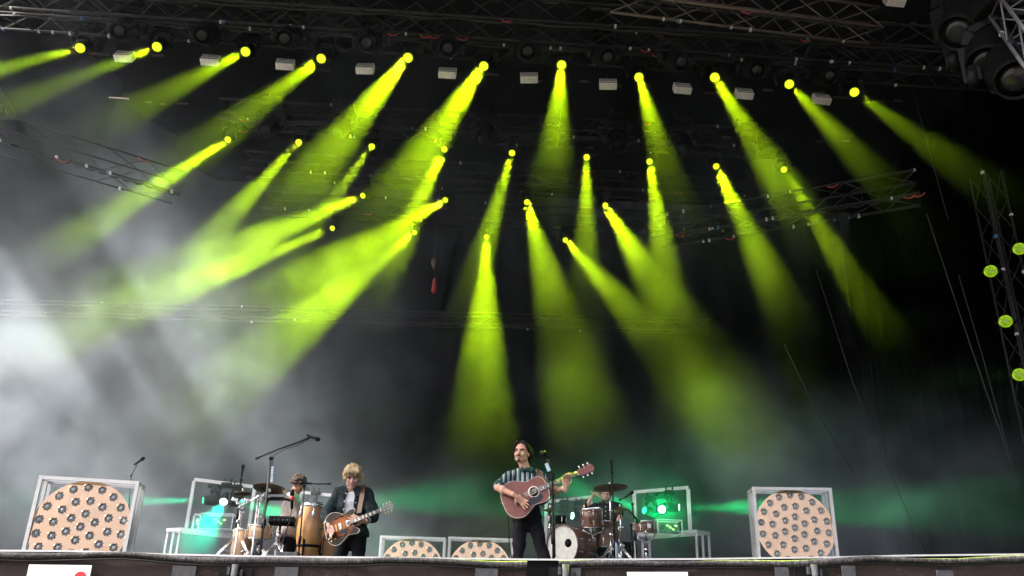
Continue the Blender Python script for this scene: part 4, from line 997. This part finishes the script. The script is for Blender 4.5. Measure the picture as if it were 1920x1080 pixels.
# --- drummer
DD = 13.4
dr = thing('person', (at(1140, 1046, DD).x, DD + .05, DECK + RISER), 'seated person in black shirt with white buttons drumming with one arm raised', 'person', 'musicians on the stage')
o0 = Vector(dr.location); j = jp(o0, DD)
J = dict(head=j(1136.5, 928, -.05), neck=j(1139, 944, .0), pelvis=j(1140, 1022, .15), shR=j(1119, 951, .0), shL=j(1159, 951, .0), elR=j(1093, 959, -.22), wrR=j(1109, 934, -.25), elL=j(1163, 972, -.15), wrL=j(1154, 984, -.33), hipR=j(1129, 1025, .1), hipL=j(1151, 1025, .1))
J['knR'] = J['hipR'] + Vector((-.16, -.42, -.02)); J['anR'] = Vector((J['knR'].x, J['knR'].y + .02, .08)); J['knL'] = J['hipL'] + Vector((.16, -.42, -.02)); J['anL'] = Vector((J['knL'].x, J['knL'].y + .05, .09))
hr = Matrix.Rotation(R(-14), 3, 'Z') @ Matrix.Rotation(R(10), 3, 'X')
body(dr, J, hr, 'skin2', [((J['wrR'], j(1114, 925, -.27) - J['wrR'], (.8, -.3, .0), (1.0, 1.1, 1.15, 1.2)), dict(thumb=1)), ((J['wrL'], j(1153, 991, -.38) - J['wrL'], (0, .6, -.5), (.9, 1.0, 1.1, 1.1)), dict(thumb=-1))])
face_bits(dr, J['head'], hr, 'hairbr'); trousers(dr, J, 'jeans', 1.0); shoes(dr, J)
b = MB(); torso(b, J, 1.08)
for s_ in 'RL': b.cap(J['sh' + s_], J['sh' + s_].lerp(J['el' + s_], .62), .076, .070)
sh_ = b.remesh('shirt', 'blkshirt', dr, .010, 4); wrinkle(sh_, .014, 8, 6); zl = J['pelvis'].z - .08; strip_faces(sh_, lambda c_, n_: c_.z < zl); thicken(sh_)
b = MB()
for k in range(7): b.ell(j(1136 - k * .5, 950 + k * 8.5, -.135 - .006 * min(k, 3)), (.010, .006, .010), None, 8)
b.build('button', 'button', dr, True)
hb = MB(); locks(hb, J['head'], hr, 200, (.084, .102, .102), 8, (.03, .05), .012, -.1, -.5, .4); hb.ell(J['head'] + hr @ Vector((0, .022, .05)), (.079, .094, .092), hr)
hb.build('hair', 'hairbr', dr, True)
bd = MB(); T = lambda x, y, z: J['head'] + hr @ Vector((x, y, z))
for s_ in (-1, 1): bd.cap(T(s_ * .062, -.03, -.05), T(s_ * .03, -.078, -.09), .010, .012, 8)
bd.cap(T(-.028, -.078, -.092), T(.028, -.078, -.092), .014, .014, 8); bd.build('beard', 'hairbr', dr, True)
for (a_, c_, lab) in ((j(1112, 924, -.28), j(1132, 936, -.42), 'drumstick in the raised hand of the drummer'), (j(1152, 990, -.38), j(1133, 983, -.75), 'drumstick in the lowered hand over the snare')):
    q = MB().tube([o0 + a_ - (c_ - a_).normalized() * .06, o0 + a_.lerp(c_, .8), o0 + c_], [.0075, .007, .004], 8).build('drumstick', 'wood'); tag(q, lab, 'drumstick')
tag(MB().lathe([(.002, .10), (.16, .10), (.17, .07), (.16, .03), (.02, .025), (.02, -.1), (.002, -.1)], Matrix.Translation(o0 + J['pelvis'] + Vector((0, .0, -.20))), 24).build('drum_stool', 'blk', None, True), 'round black drum stool under the seated drummer', 'stool')

# ------------------------------------------------------------------ drums and stands
def tripod(b, x, y, r=.32, h=.42, z0=0, rt=.011, rot=0):
    for k in range(3):
        a = R(90 + rot + 120 * k); c_, s_ = math.cos(a), math.sin(a)
        for w_ in (-.012, .012): b.tube([(x + w_, y, z0 + h), (x + c_ * r * .65 + w_, y + s_ * r * .65, z0 + h * .42), (x + c_ * r + w_, y + s_ * r, z0 + .015)], rt * .8, 6)
        b.tube([(x, y, z0 + h * .35), (x + c_ * r * .6, y + s_ * r * .6, z0 + h * .45)], rt * .6, 6); b.ell((x + c_ * r, y + s_ * r, z0 + .02), .02, None, 8)
def drum(name, loc, rad, h, shell, head, label, rot=None, lugs=8, hoop='chrome', extras=None, cat='drum', hoopt=.012):
    r = thing(name, loc, label, cat); q = Euler(rot or (0, 0, 0)).to_matrix().to_4x4()
    MB().lathe([(rad, -h / 2), (rad * 1.004, 0), (rad, h / 2), (rad * .985, h / 2), (rad * .985, -h / 2), (rad, -h / 2)], q, 40, False).build('shell', shell, r, True)
    for s_ in (1, -1):
        z = s_ * h / 2
        MB().lathe([(rad * 1.03, z - .5 * hoopt), (rad * 1.045, z), (rad * 1.035, z + s_ * hoopt), (rad * .99, z + s_ * hoopt), (rad * .99, z - .5 * hoopt), (rad * 1.03, z - .5 * hoopt)], q, 40, False).build('hoop', hoop, r, True)
        MB().lathe([(.002, z + s_ * .004), (rad * .99, z + s_ * .003)], q, 40, False).build('drum_skin', head, r)
    for k in range(lugs):
        a = 2 * math.pi * (k + .5) / lugs; b = MB(); c_, s_ = math.cos(a), math.sin(a); rr = rad * 1.025
        for sg in ((1, -1) if h > .2 else (0,)):
            b.box((rr * c_, rr * s_, sg * h * .24), (.022, .020, .05), Matrix.Rotation(a, 3, 'Z'), .005)
            b.tube([(rr * 1.015 * c_, rr * 1.015 * s_, sg * h * .24), (rr * 1.015 * c_, rr * 1.015 * s_, (sg or 1) * (h / 2 + .008))], .0045, 6)
        if h <= .2: b.tube([(rr * 1.015 * c_, rr * 1.015 * s_, 0), (rr * 1.015 * c_, rr * 1.015 * s_, -h / 2 - .008)], .0045, 6)
        for v in b.bm.verts: v.co = q @ v.co
        b.build('lug', 'chrome', r)
    return r
def cymbal_stand(loc, h, rad, label, tilt=(0, 0), boom=None, wing='cymbal'):
    """chrome stand, straight or with a boom arm, carrying one cymbal; loc at the floor"""
    r = thing('cymbal', loc, label, 'cymbal'); b = MB(); top = Vector((0, 0, h)) if boom is None else Vector((0, 0, boom[0]))
    b.tube([(0, 0, .12), (0, 0, h * .45)], .0145, 10); b.tube([(0, 0, h * .45), (0, 0, top.z)], .011, 10); b.lathe([(.021, -.03), (.021, .03)], Matrix.Translation((0, 0, h * .45)), 10); b.lathe([(.019, -.025), (.019, .025)], Matrix.Translation((0, 0, h * .72)), 10)
    b.box((.03, 0, h * .45), (.04, .012, .02)); b.box((.028, 0, h * .72), (.036, .012, .018))
    tripod(b, 0, 0); end = top
    if boom: end = Vector(boom[1]); b.tube([top - (end - top) * .3, end], .009, 8); b.ell(top, .022)
    b.build('stand', 'chrome', r)
    q = (Matrix.Translation(end) @ Euler((tilt[0], tilt[1], 0)).to_matrix().to_4x4())
    MB().lathe([(.002, .030), (.02, .028), (.034, .016), (.05, .008), (rad * .6, -.004), (rad, -.020), (rad * .998, -.022), (rad * .6, -.007), (.05, .005), (.002, .012)], q, 48).build('cymbal_disc', wing, r, True)
    MB().lathe([(.012, .03), (.014, .045), (.006, .06), (.006, .075)], q, 10).build('wing_nut', 'chrome', r)
    return r
def fl(px, D_): p = at(px, 1045, D_); return Vector((p.x, p.y, DECK + (RISER if 11.72 < D_ < 17.2 and not -2.7 < p.x < .1 and p.x > -6.8 else 0)))
def mic_head(b, p, d, sc=1.0):
    d = Vector(d).normalized(); f = frame_to(d).to_4x4(); f.translation = Vector(p); f = f @ Matrix.Scale(sc, 4)
    b.lathe([(.002, .125), (.02, .12), (.028, .095), (.026, .07), (.022, .065), (.018, .06), (.012, -.06), (.009, -.065)], f, 16)
def mic_stand(name, base, path, label, mic_p=None, mic_d=(0, -1, 0), tri=True, r=.012, mt='blkm', sc=1.0):
    """path: points of the stand above its base; last leg may be a boom"""
    s_ = thing(name, base, label, 'microphone'); b = MB(); P_ = [Vector(p) - Vector(base) for p in path]
    b.tube([Vector((0, 0, .05)), P_[0]], r, 10); b.lathe([(r * 1.7, -.06), (r * 1.9, .05)], Matrix.Translation(P_[0] * .55), 10)
    if tri:
        for k in range(3):
            a = R(30 + 120 * k); b.tube([(0, 0, .12), (.28 * math.cos(a), .28 * math.sin(a), .02)], r * .8, 6)
    else: b.lathe([(.002, .03), (.13, .028), (.14, .0)], None, 24)
    b.build('stand', mt, s_)
    if len(P_) > 1:
        q = MB(); q.tube(P_[1:], r * .8, 8); q.ell(P_[0], r * 2.0); q.cap(P_[1], P_[1].lerp(P_[2], .12), r * 1.3, r * 1.2) if len(P_) > 2 else None; q.build('boom', mt, s_)
    if mic_p is not None:
        q = MB(); mic_head(q, Vector(mic_p) - Vector(base), mic_d, sc); q.build('microphone', 'blk', s_, True)
    return s_

# kit (centre): bass drum yawed towards the singer's side
DK = 12.7
bp = at(1054, 1022, DK - .15); ax = Vector((-.68, -.73, 0)).normalized()
e_ = (ax).to_track_quat('Z', 'Y').to_euler()
bd_ = drum('bass_drum', bp + Vector((.16, .2, 0)), .285, .42, 'walnut', 'skinold', 'brown bass drum with pale front skin and dark round port', e_, 10, 'walnut', hoopt=.03)
MB().lathe([(.002, .217), (.062, .216)], e_.to_matrix().to_4x4() @ Matrix.Translation((.10, .03, 0)), 28).build('port', 'blk', bd_)
b = MB()
for s_ in (-1, 1): b.tube([Vector((s_ * .24, -.1, -.12)), Vector((s_ * .42, -.22, -.42)), Vector((s_ * .43, -.22, -(bp.z - DECK - RISER) + .02))], .010, 8)
b.build('spur', 'chrome', bd_)
def on_stand(d_, h_floor, label=None):
    """snare style basket stand as a part of the drum"""
    return d_
tp = at(1109.5, 970, DK); rt_ = drum('rack_tom', tp, .165, .255, 'walnut', 'skinhead', 'brown rack tom with chrome hoops before the drummer', (R(9), R(-3), 0), 6, hoopt=.016)
b = MB(); z0 = DECK + RISER - tp.z
b.tube([(.02, .05, -.13), (.02, .05, z0 + .15)], .014, 10); tripod(b, .02, .05, .26, .36, z0); b.tube([(-.12, .0, -.20), (.02, .05, -.26), (.16, 0, -.20)], .01, 8); b.ell((.02, .05, -.30), .03); b.box((.02, .05, -.34), (.07, .05, .05), bevel=.008)
for s_ in (-1, 1): b.tube([(.02 + s_ * .14, 0, -.20), (.02 + s_ * .16, 0, -.12)], .01, 6)
b.build('stand', 'chrome', rt_)
MB().ell((-.05, -.162, .06), (.028, .008, .014)).build('badge', 'nickel', rt_)
ft = drum('floor_tom', at(1137, 1002, DK + .25), .19, .36, 'walnut', 'skinhead', 'brown floor tom half hidden behind the rack tom', None, 8, hoopt=.014)
sp_ = at(1210, 988, DK - .1); sn = drum('snare_drum', sp_, .172, .16, 'walnut', 'skinhead', 'brown side snare drum on a chrome basket stand beside the rack unit', (R(4), R(-3), 0), 10, hoopt=.016)
b = MB(); z0 = DECK + RISER - sp_.z
for k in range(3): a = R(20 + 120 * k); b.tube([(0, 0, -.24), (.13 * math.cos(a), .13 * math.sin(a), -.16), (.175 * math.cos(a), .175 * math.sin(a), -.07)], .009, 6)
b.tube([(0, 0, -.22), (0, 0, z0 + .12)], .015, 10); b.lathe([(.024, -.04), (.024, .04)], Matrix.Translation((0, 0, -.33)), 10); tripod(b, 0, 0, .26, .3, z0); b.build('stand', 'chrome', sn)
MB().box((.02, -.185, -.0), (.055, .03, .075), bevel=.008).build('strainer', 'chrome', sn)
pp = at(1045, 974, DK + .1); sm = drum('snare_drum', pp, .135, .10, 'blk', 'skinhead', 'shallow black rimmed drum between the singer stand and bass drum', (R(6), 0, 0), 8, 'blkm', hoopt=.014)
b = MB(); b.tube([(-.02, .02, -.06), (-.02, .02, DECK + RISER - pp.z + .1)], .012, 8); tripod(b, -.02, .02, .22, .3, DECK + RISER - pp.z); b.build('stand', 'chrome', sm)
ms_ = drum('floor_tom', at(1085, 1030, DK + .5), .2, .4, 'walnut', 'skinhead', 'brown tom low behind the rack tom stand', None, 8)
def cz(px, py, D_): return at(px, py, D_).z - DECK - RISER
cymbal_stand(fl(1146, DK - .25), cz(1142, 912, DK - .25), .265, 'large dark cymbal high above the drummer on a chrome stand', (R(-6), R(-3)))
cymbal_stand(fl(1165, DK - .1), cz(1166, 954, DK - .1), .15, 'small cymbal by the drummer on a second chrome stand', (R(10), R(-8)))
cymbal_stand(fl(1030, DK + .3), cz(1030, 956, DK + .3), .17, 'greenish hi-hat cymbal half hidden behind the singer stand', (R(3), R(4)))
# mic stands of the kit
q = at(1147, 870, DK - .6); mic_stand('microphone_stand', fl(1153, DK - .6), [at(1147.5, 885, DK - .6), at(1147.5, 885, DK - .6), q], 'tall thin black overhead microphone stand in front of the drummer', at(1147, 876, DK - .6), (0, .1, 1))
mic_stand('microphone_stand', fl(1186, DK - .3), [at(1184, 985, DK - .3), at(1193, 972, DK - .3), at(1178, 957, DK - .3)], 'short black microphone stand pointing at the snare drum', at(1189, 968, DK - .35), (.5, -.2, -.7))
mic_stand('microphone_stand', fl(1196, DK + .2), [at(1186, 945, DK + .2), at(1162, 938, DK + .2), at(1182, 926, DK + .2)], 'black boom microphone by the small cymbal', at(1176, 930, DK + .2), (.7, 0, .5))
cm = MB(); c0 = at(1099, 945, DK - .12); mic_head(cm, c0, (.1, .0, -1), .9); cm.tube([c0 + Vector((0, 0, .06)), c0 + Vector((-.02, -.02, -.02)), c0 + Vector((.02, -.02, -.15)), c0 + Vector((.08, -.04, -.3))], .006, 6); cm = cm.build('clip_microphone', 'blk', None, True); tag(cm, 'small black clip microphone on the rim of the rack tom', 'microphone')
bt = thing('water_bottle', fl(1155, 12.0) , 'clear plastic water bottle with blue cap beside the cymbal stand', 'bottle')
MB().lathe([(.002, 0), (.033, .002), (.035, .02), (.033, .09), (.035, .15), (.026, .19), (.013, .205), (.013, .215)], None, 20).build('bottle_body', 'plasticw', bt, True); MB().lathe([(.014, .212), (.015, .235), (.002, .236)], None, 14).build('cap', 'bluecap', bt)
bt.location = at(1155.5, 1047, 12.3)
bx = MB().box((0, 0, 0), (.5, .34, bt.location.z - DECK - RISER - .002), bevel=.01).build('flight_case', 'blk'); bx.location = bt.location - Vector((0, -.06, (bt.location.z - DECK - RISER) / 2 + .001)); tag(bx, 'low black flight case standing under the water bottle', 'case')

# percussion set near the smoke
DQ = 12.6
ft2 = drum('floor_tom', at(455, 1018, DQ + .1), .15, .36, 'tan', 'skinhead', 'pale maple floor tom of the percussion set', None, 8, hoopt=.016)
s2 = at(488, 997, DQ - .05); sn2 = drum('snare_drum', s2, .165, .17, 'tan', 'skinhead', 'pale maple snare drum beside the tall boom stand', (R(5), R(3), 0), 8, hoopt=.016)
b = MB(); z0 = DECK + RISER - s2.z; b.tube([(0, 0, -.2), (0, 0, z0 + .12)], .014, 10); tripod(b, 0, 0, .25, .3, z0)
for k in range(3): a = R(80 + 120 * k); b.tube([(0, 0, -.22), (.165 * math.cos(a), .165 * math.sin(a), -.08)], .009, 6)
b.build('stand', 'chrome', sn2)
e2 = at(506, 914, DQ + .1) - fl(482, DQ + .1); t2z = cz(483, 934, DQ + .1)
cymbal_stand(fl(474, DQ + .1), t2z, .25, 'large dark cymbal on a chrome boom before the percussionist', (R(-12), R(2)), (t2z, Vector((at(506, 914, DQ + .1).x - fl(474, DQ + .1).x, 0, e2.z))))
cymbal_stand(fl(441, DQ), cz(455, 923, DQ), .135, 'small dark cymbal at the end of the percussion set', (R(-6), R(-6)), (cz(446, 950, DQ), Vector((at(455, 924, DQ).x - fl(441, DQ).x, 0, cz(455, 924, DQ)))))
st_ = thing('percussion_rack', fl(450, DQ - .2), 'chrome rack of pipes with cowbell clamps by the maple floor tom', 'drum rack'); Lq = lambda p: p - Vector(st_.location)
b = MB(); a0, a1 = Lq(at(449, 951, DQ - .2)), Lq(at(509, 917, DQ - .2)); b.tube([a0 - (a1 - a0) * .06, a1], .012, 8); b.tube([Lq(at(452, 953, DQ - .2)), Lq(at(439, 1042, DQ - .2)), Lq(Vector((fl(437, DQ - .2))))], .014, 8); b.tube([Lq(at(485, 931, DQ - .2)), Lq(at(472, 1042, DQ - .2)), Lq(fl(470, DQ - .2))], .014, 8)
for px, py in ((451, 951), (485, 931), (446, 978), (505, 919)): b.ell(Lq(at(px, py, DQ - .2)), .03, None, 10)
b.build('pipe', 'chrome', st_)
for px, py, w_, h_ in ((441, 937, .09, .055), (463, 938, .08, .05), (448, 944, .07, .04)):
    MB().box(Lq(at(px, py, DQ - .25)), (w_, .06, h_), Matrix.Rotation(R(random.uniform(-15, 15)), 3, 'Y'), .012).build('cowbell', 'chrome', st_)
pd = thing('sampler_pad', at(529, 977, DQ - .3), 'black sampler pad box on a chrome stand before the percussionist', 'sampler')
MB().box((0, 0, 0), (.36, .16, .10), Matrix.Rotation(R(-14), 3, 'X'), .012).build('casing', 'blk', pd)
b = MB()
for k in range(4): b.lathe([(.012, 0), (.010, .02)], Matrix.Translation((-.09 + .06 * k, -.085, .01)) @ Matrix.Rotation(R(90), 4, 'X'), 10)
b.build('knob', 'rackgrey', pd); b = MB(); z0 = DECK + RISER - pd.location.z; b.tube([(-.02, .02, -.05), (-.04, .02, z0 + .2)], .018, 10); b.lathe([(.028, -.05), (.028, .05)], Matrix.Translation((-.03, .02, -.2)), 10); tripod(b, -.04, .02, .24, .3, z0); b.build('stand', 'chrome', pd)
o = MB(); o.box((0, 0, 0), (.30, .2, .022), None, .006); o.box((.02, .02, .022), (.19, .13, .018), None, .004); o.tube([(-.1, .03, -.02), (-.13, .05, -.1)], .012, 6); o.bar((.14, 0, 0), (.26, 0, -.03), .03); o = o.build('tray', 'blk'); o.location = at(516, 936, DQ - .25); o.rotation_euler = (0, R(-3), R(8)); tag(o, 'black tray with a flat device clamped in front of the cymbal', 'tray')
b = MB(); p_ = at(547.5, 938, DQ - .4); d_ = Vector((-.12, 0, 1)).normalized(); f = frame_to(d_).to_4x4(); f.translation = p_
wm = thing('microphone', p_, 'black and red handheld microphone upright in its clip', 'microphone')
f.translation = (0, 0, 0); MB().lathe([(.018, -.12), (.024, -.02), (.026, .0)], f, 14).build('handle', 'blk', wm, True); MB().lathe([(.0262, .0), (.028, .06)], f, 14).build('red_band', 'red', wm, True); MB().lathe([(.028, .061), (.034, .1), (.032, .14), (.015, .16), (.002, .162)], f, 14).build('grille', 'blkm', wm, True)
b = MB(); b.tube([f @ Vector((0, 0, -.12)), Vector((.0, 0, -.30)), Vector((-.06, .0, -.60)), Vector((-.12, 0, DECK + RISER - p_.z))], .008, 6); b.build('cable', 'cable', wm)
# tall boom stand
DB = 10.4
mb_ = mic_stand('microphone_stand', fl(489, DB), [at(508, 859, DB), at(481, 859.5, DB), at(520, 843, DB), at(560, 829, DB), at(584, 818.5, DB)], 'tall black boom microphone stand rising over the percussion set', at(583.5, 819, DB), (.75, -.1, -.25), True, .014)
b = MB(); q = Vector(mb_.location)
for k in range(6): b.box(at(510.6 - .3 * k, 877 + 5 * k, DB - .03) - q, (.026, .012, .026), Matrix.Rotation(R(6), 3, 'Y'))
b.build('sticker', 'sticker', mb_)
MB().tube([at(584, 820, DB) - q, at(560, 834, DB) - q, at(535, 842, DB) - q, at(514, 853, DB) - q, at(505, 900, DB - .03) - q, at(495, 980, DB - .03) - q, at(489, 1040, DB - .03) - q], .006, 6).build('cable', 'cable', mb_)
mic_stand('microphone_stand', fl(437, DQ + .3), [at(452, 900, DQ + .3), at(452, 900, DQ + .3), at(454, 884, DQ + .3)], 'thin upright black microphone stand at the end of the percussion set', at(454, 886, DQ + .3), (0, 0, 1))
mic_stand('microphone_stand', fl(562, DQ - .5), [at(571, 911, DQ - .5), at(619, 907, DQ - .5), at(596, 907.5, DQ - .5), at(574, 906, DQ - .5)], 'black boom microphone in front of the face of the percussionist', at(577, 906.5, DQ - .5), (-1, 0, .0))
mic_stand('microphone_stand', fl(234, 12.2), [at(246, 892, 12.2), at(246, 892, 12.2), at(258, 869, 12.2)], 'small thin microphone stand behind the large copper disc', at(258, 867, 12.2), (.7, -.2, .5), True, .008)
# congas
def conga(px, pyt, D_, rad, h, label):
    p = at(px, pyt, D_); r = thing('conga', p, label, 'conga')
    MB().lathe([(rad * .90, 0), (rad * 1.02, -.12), (rad * 1.16, -.32), (rad * 1.12, -.46), (rad * .96, -.62), (rad * .82, -h)], None, 40, False).build('shell', 'conga', r, True)
    MB().lathe([(rad * .93, -.045), (rad * .99, -.03), (rad * 1.0, .006), (rad * .95, .008), (rad * .93, -.02)], None, 40, False).build('hoop', 'chrome', r, True)
    MB().lathe([(.002, .018), (rad * .6, .016), (rad * .93, .004)], None, 40, False).build('drum_skin', 'tan', r, True)
    for k in range(5):
        a = R(-90 + 18 + 72 * k); b = MB(); c_, s_ = math.cos(a), math.sin(a); rr = rad * 1.04
        b.box((rad * c_, rad * s_, -.02), (.02, .05, .05), Matrix.Rotation(a, 3, 'Z'), .006); b.tube([(rr * c_, rr * s_, -.03), (rr * 1.06 * c_, rr * 1.06 * s_, -.14)], .006, 6); b.ell((rr * 1.07 * c_, rr * 1.07 * s_, -.15), (.014, .022, .05), Matrix.Rotation(a, 3, 'Z'), 10); b.build('lug', 'chrome', r)
    b = MB(); b.lathe([(rad * 1.0, -.60), (rad * 1.02, -.58), (rad * 1.02, -.56), (rad * 1.0, -.56)], None, 32, False)
    for k in range(3): a = R(-100 + 120 * k); c_, s_ = math.cos(a), math.sin(a); b.bar((rad * 1.03 * c_, rad * 1.03 * s_, -.42), (rad * 1.08 * c_, rad * 1.08 * s_, DECK + RISER - p.z), .03, .014)
    b.build('floor_stand', 'blk', r)
    return r
conga(586.5, 946, 12.3, .165, .72, 'tall honey coloured conga with chrome rim in front')
conga(617, 974, 12.7, .165, .72, 'second conga half hidden behind the electric guitarist')
# singer's stand
DM = 8.55
sv = mic_stand('microphone_stand', fl(1039.5, DM), [at(1036, 893, DM), at(1036.5, 893, DM), at(1031, 880, DM), at(1025, 859, DM)], 'black straight microphone stand with pale clip in front of the singer', at(1024.5, 855.5, DM), (-.55, .45, .45), False, .012, 'blkm', .8)
q = Vector(sv.location); MB().ell(at(1020.5, 851, DM) - q, .031, None, 14).build('windscreen', 'blk', sv, True)
b = MB(); b.box(at(1027, 876, DM - .03) - q, (.035, .012, .085), Matrix.Rotation(R(-22), 3, 'Y')); b.build('sticker', 'sticker', sv)
MB().tube([at(1027, 853, DM) - q, at(1031.5, 866, DM) - q, at(1031, 874, DM) - q, at(1038, 890, DM) - q, at(1041, 920, DM - .02) - q, at(1040, 980, DM - .02) - q, at(1041, 1046, DM - .02) - q], .006, 6).build('cable', 'cable', sv)
MB().box(at(1036.5, 893, DM) - q, (.042, .04, .07), None, .008).build('clutch', 'blk', sv)
# wedge monitors and wiring on the deck by the congas
tag(MB().box(at(540, 1042, 12.0), (.3, .2, .09), None, .01).build('effects_box', 'rackgrey'), 'small grey effects box on the floor by the sampler stand', 'box')

# ------------------------------------------------------------------ smoke and haze: one box of uneven stage smoke
HAZE_BANKS = [((-7.6, 14.8, 5.6), (9.5, 5.6, 5.1), .20, .09), ((-5, 16.5, 3.2), (8, 4, 3.6), .14, .07), ((6.4, 14.8, 3.2), (7, 5, 3.7), .60, .12), ((0.5, 17, 3.0), (9, 3.6, 2.6), .12, .05), ((0, 14.6, 2.8), (9, 2.6, 1.3), .06, .03)]
for bi, k_, r_ in ((23, 1.16, 1.3), (22, 1.0, 1.3), (26, .97, 1.2), (8, .75, 1.6), (12, .9, 1.6)):   # puffs hanging in the beams
    q_ = BEAMS[bi][0].lerp(BEAMS[bi][1], k_); HAZE_BANKS.append((tuple(q_), (r_, r_, r_), .025, .012))
m = bpy.data.materials.new('haze'); m.use_nodes = True; t = m.node_tree; t.nodes.clear()
N = t.nodes.new; L = t.links.new
out = N('ShaderNodeOutputMaterial'); pv = N('ShaderNodeVolumePrincipled'); L(pv.outputs[0], out.inputs['Volume'])
pv.inputs['Color'].default_value = (.78, .90, 1, 1); pv.inputs['Anisotropy'].default_value = .25
geo = N('ShaderNodeNewGeometry')
def mth(op, a, b=None, c_=None):
    n = N('ShaderNodeMath'); n.operation = op
    for i, v in enumerate((a, b, c_)):
        if v is None: continue
        if isinstance(v, (int, float)): n.inputs[i].default_value = v
        else: L(v, n.inputs[i])
    return n.outputs[0]
def noise_tex(scale, detail, lo, hi, dist=.5, off=(0, 0, 0)):
    mp = N('ShaderNodeMapping'); mp.inputs['Location'].default_value = off; L(geo.outputs['Position'], mp.inputs['Vector'])
    z = N('ShaderNodeTexNoise'); z.inputs['Scale'].default_value = scale; z.inputs['Detail'].default_value = detail; z.inputs['Roughness'].default_value = .55; z.inputs['Distortion'].default_value = dist
    L(mp.outputs[0], z.inputs['Vector'])
    r = N('ShaderNodeMapRange'); r.interpolation_type = 'SMOOTHSTEP'; r.inputs['From Min'].default_value = lo; r.inputs['From Max'].default_value = hi
    L(z.outputs['Fac'], r.inputs['Value']); return r.outputs[0]
def bank(loc, size):
    s1 = N('ShaderNodeMapping'); s1.vector_type = 'TEXTURE'; s1.inputs['Location'].default_value = loc; s1.inputs['Scale'].default_value = size
    L(geo.outputs['Position'], s1.inputs['Vector'])
    g = N('ShaderNodeTexGradient'); g.gradient_type = 'QUADRATIC_SPHERE'; L(s1.outputs[0], g.inputs['Vector']); return g.outputs['Fac']
puff = noise_tex(.40, 2, .42, .62, .7)
puff2 = noise_tex(.55, 2, .35, .65, .3, (7, 3, 1))
fine = mth('MULTIPLY_ADD', noise_tex(1.15, 2, .36, .64, .5, (3, 9, 2)), 1.1, .35)
sx = N('ShaderNodeSeparateXYZ'); L(geo.outputs['Position'], sx.inputs[0])
def ramp(o, a, b_):
    r = N('ShaderNodeMapRange'); r.interpolation_type = 'SMOOTHSTEP'
    lo, hi = (a, b_) if a < b_ else (b_, a)
    r.inputs['From Min'].default_value = lo; r.inputs['From Max'].default_value = hi
    r.inputs['To Min'].default_value = 0 if a < b_ else 1; r.inputs['To Max'].default_value = 1 if a < b_ else 0
    L(o, r.inputs['Value']); return r.outputs[0]
tot = mth('MULTIPLY', mth('MULTIPLY', ramp(sx.outputs[1], 5.0, 10.5), ramp(sx.outputs[2], 4.8, 7.4)), mth('MULTIPLY', mth('MULTIPLY', ramp(mth('MULTIPLY_ADD', puff2, -1.2, sx.outputs[0]), 6.0, 4.6), ramp(mth('MULTIPLY_ADD', puff2, 2.0, sx.outputs[0]), -7.6, -5.6)), mth('MULTIPLY', mth('MULTIPLY_ADD', fine, .6, .5), mth('MULTIPLY_ADD', puff, .0078, .0026))))
for loc, size, a_, b_ in HAZE_BANKS:
    tot = mth('ADD', tot, mth('MULTIPLY', bank(loc, size), mth('MULTIPLY', mth('MULTIPLY_ADD', puff, a_, b_), fine)))
L(tot, pv.inputs['Density'])
m.cycles.volume_step_rate = 1.0
m.cycles.volume_sampling = 'MULTIPLE_IMPORTANCE'
hz = MB().box((-1, 9.25, 6.4), (36, 23.9, 15.2)).build('haze', m); tag(hz, kind='stuff')
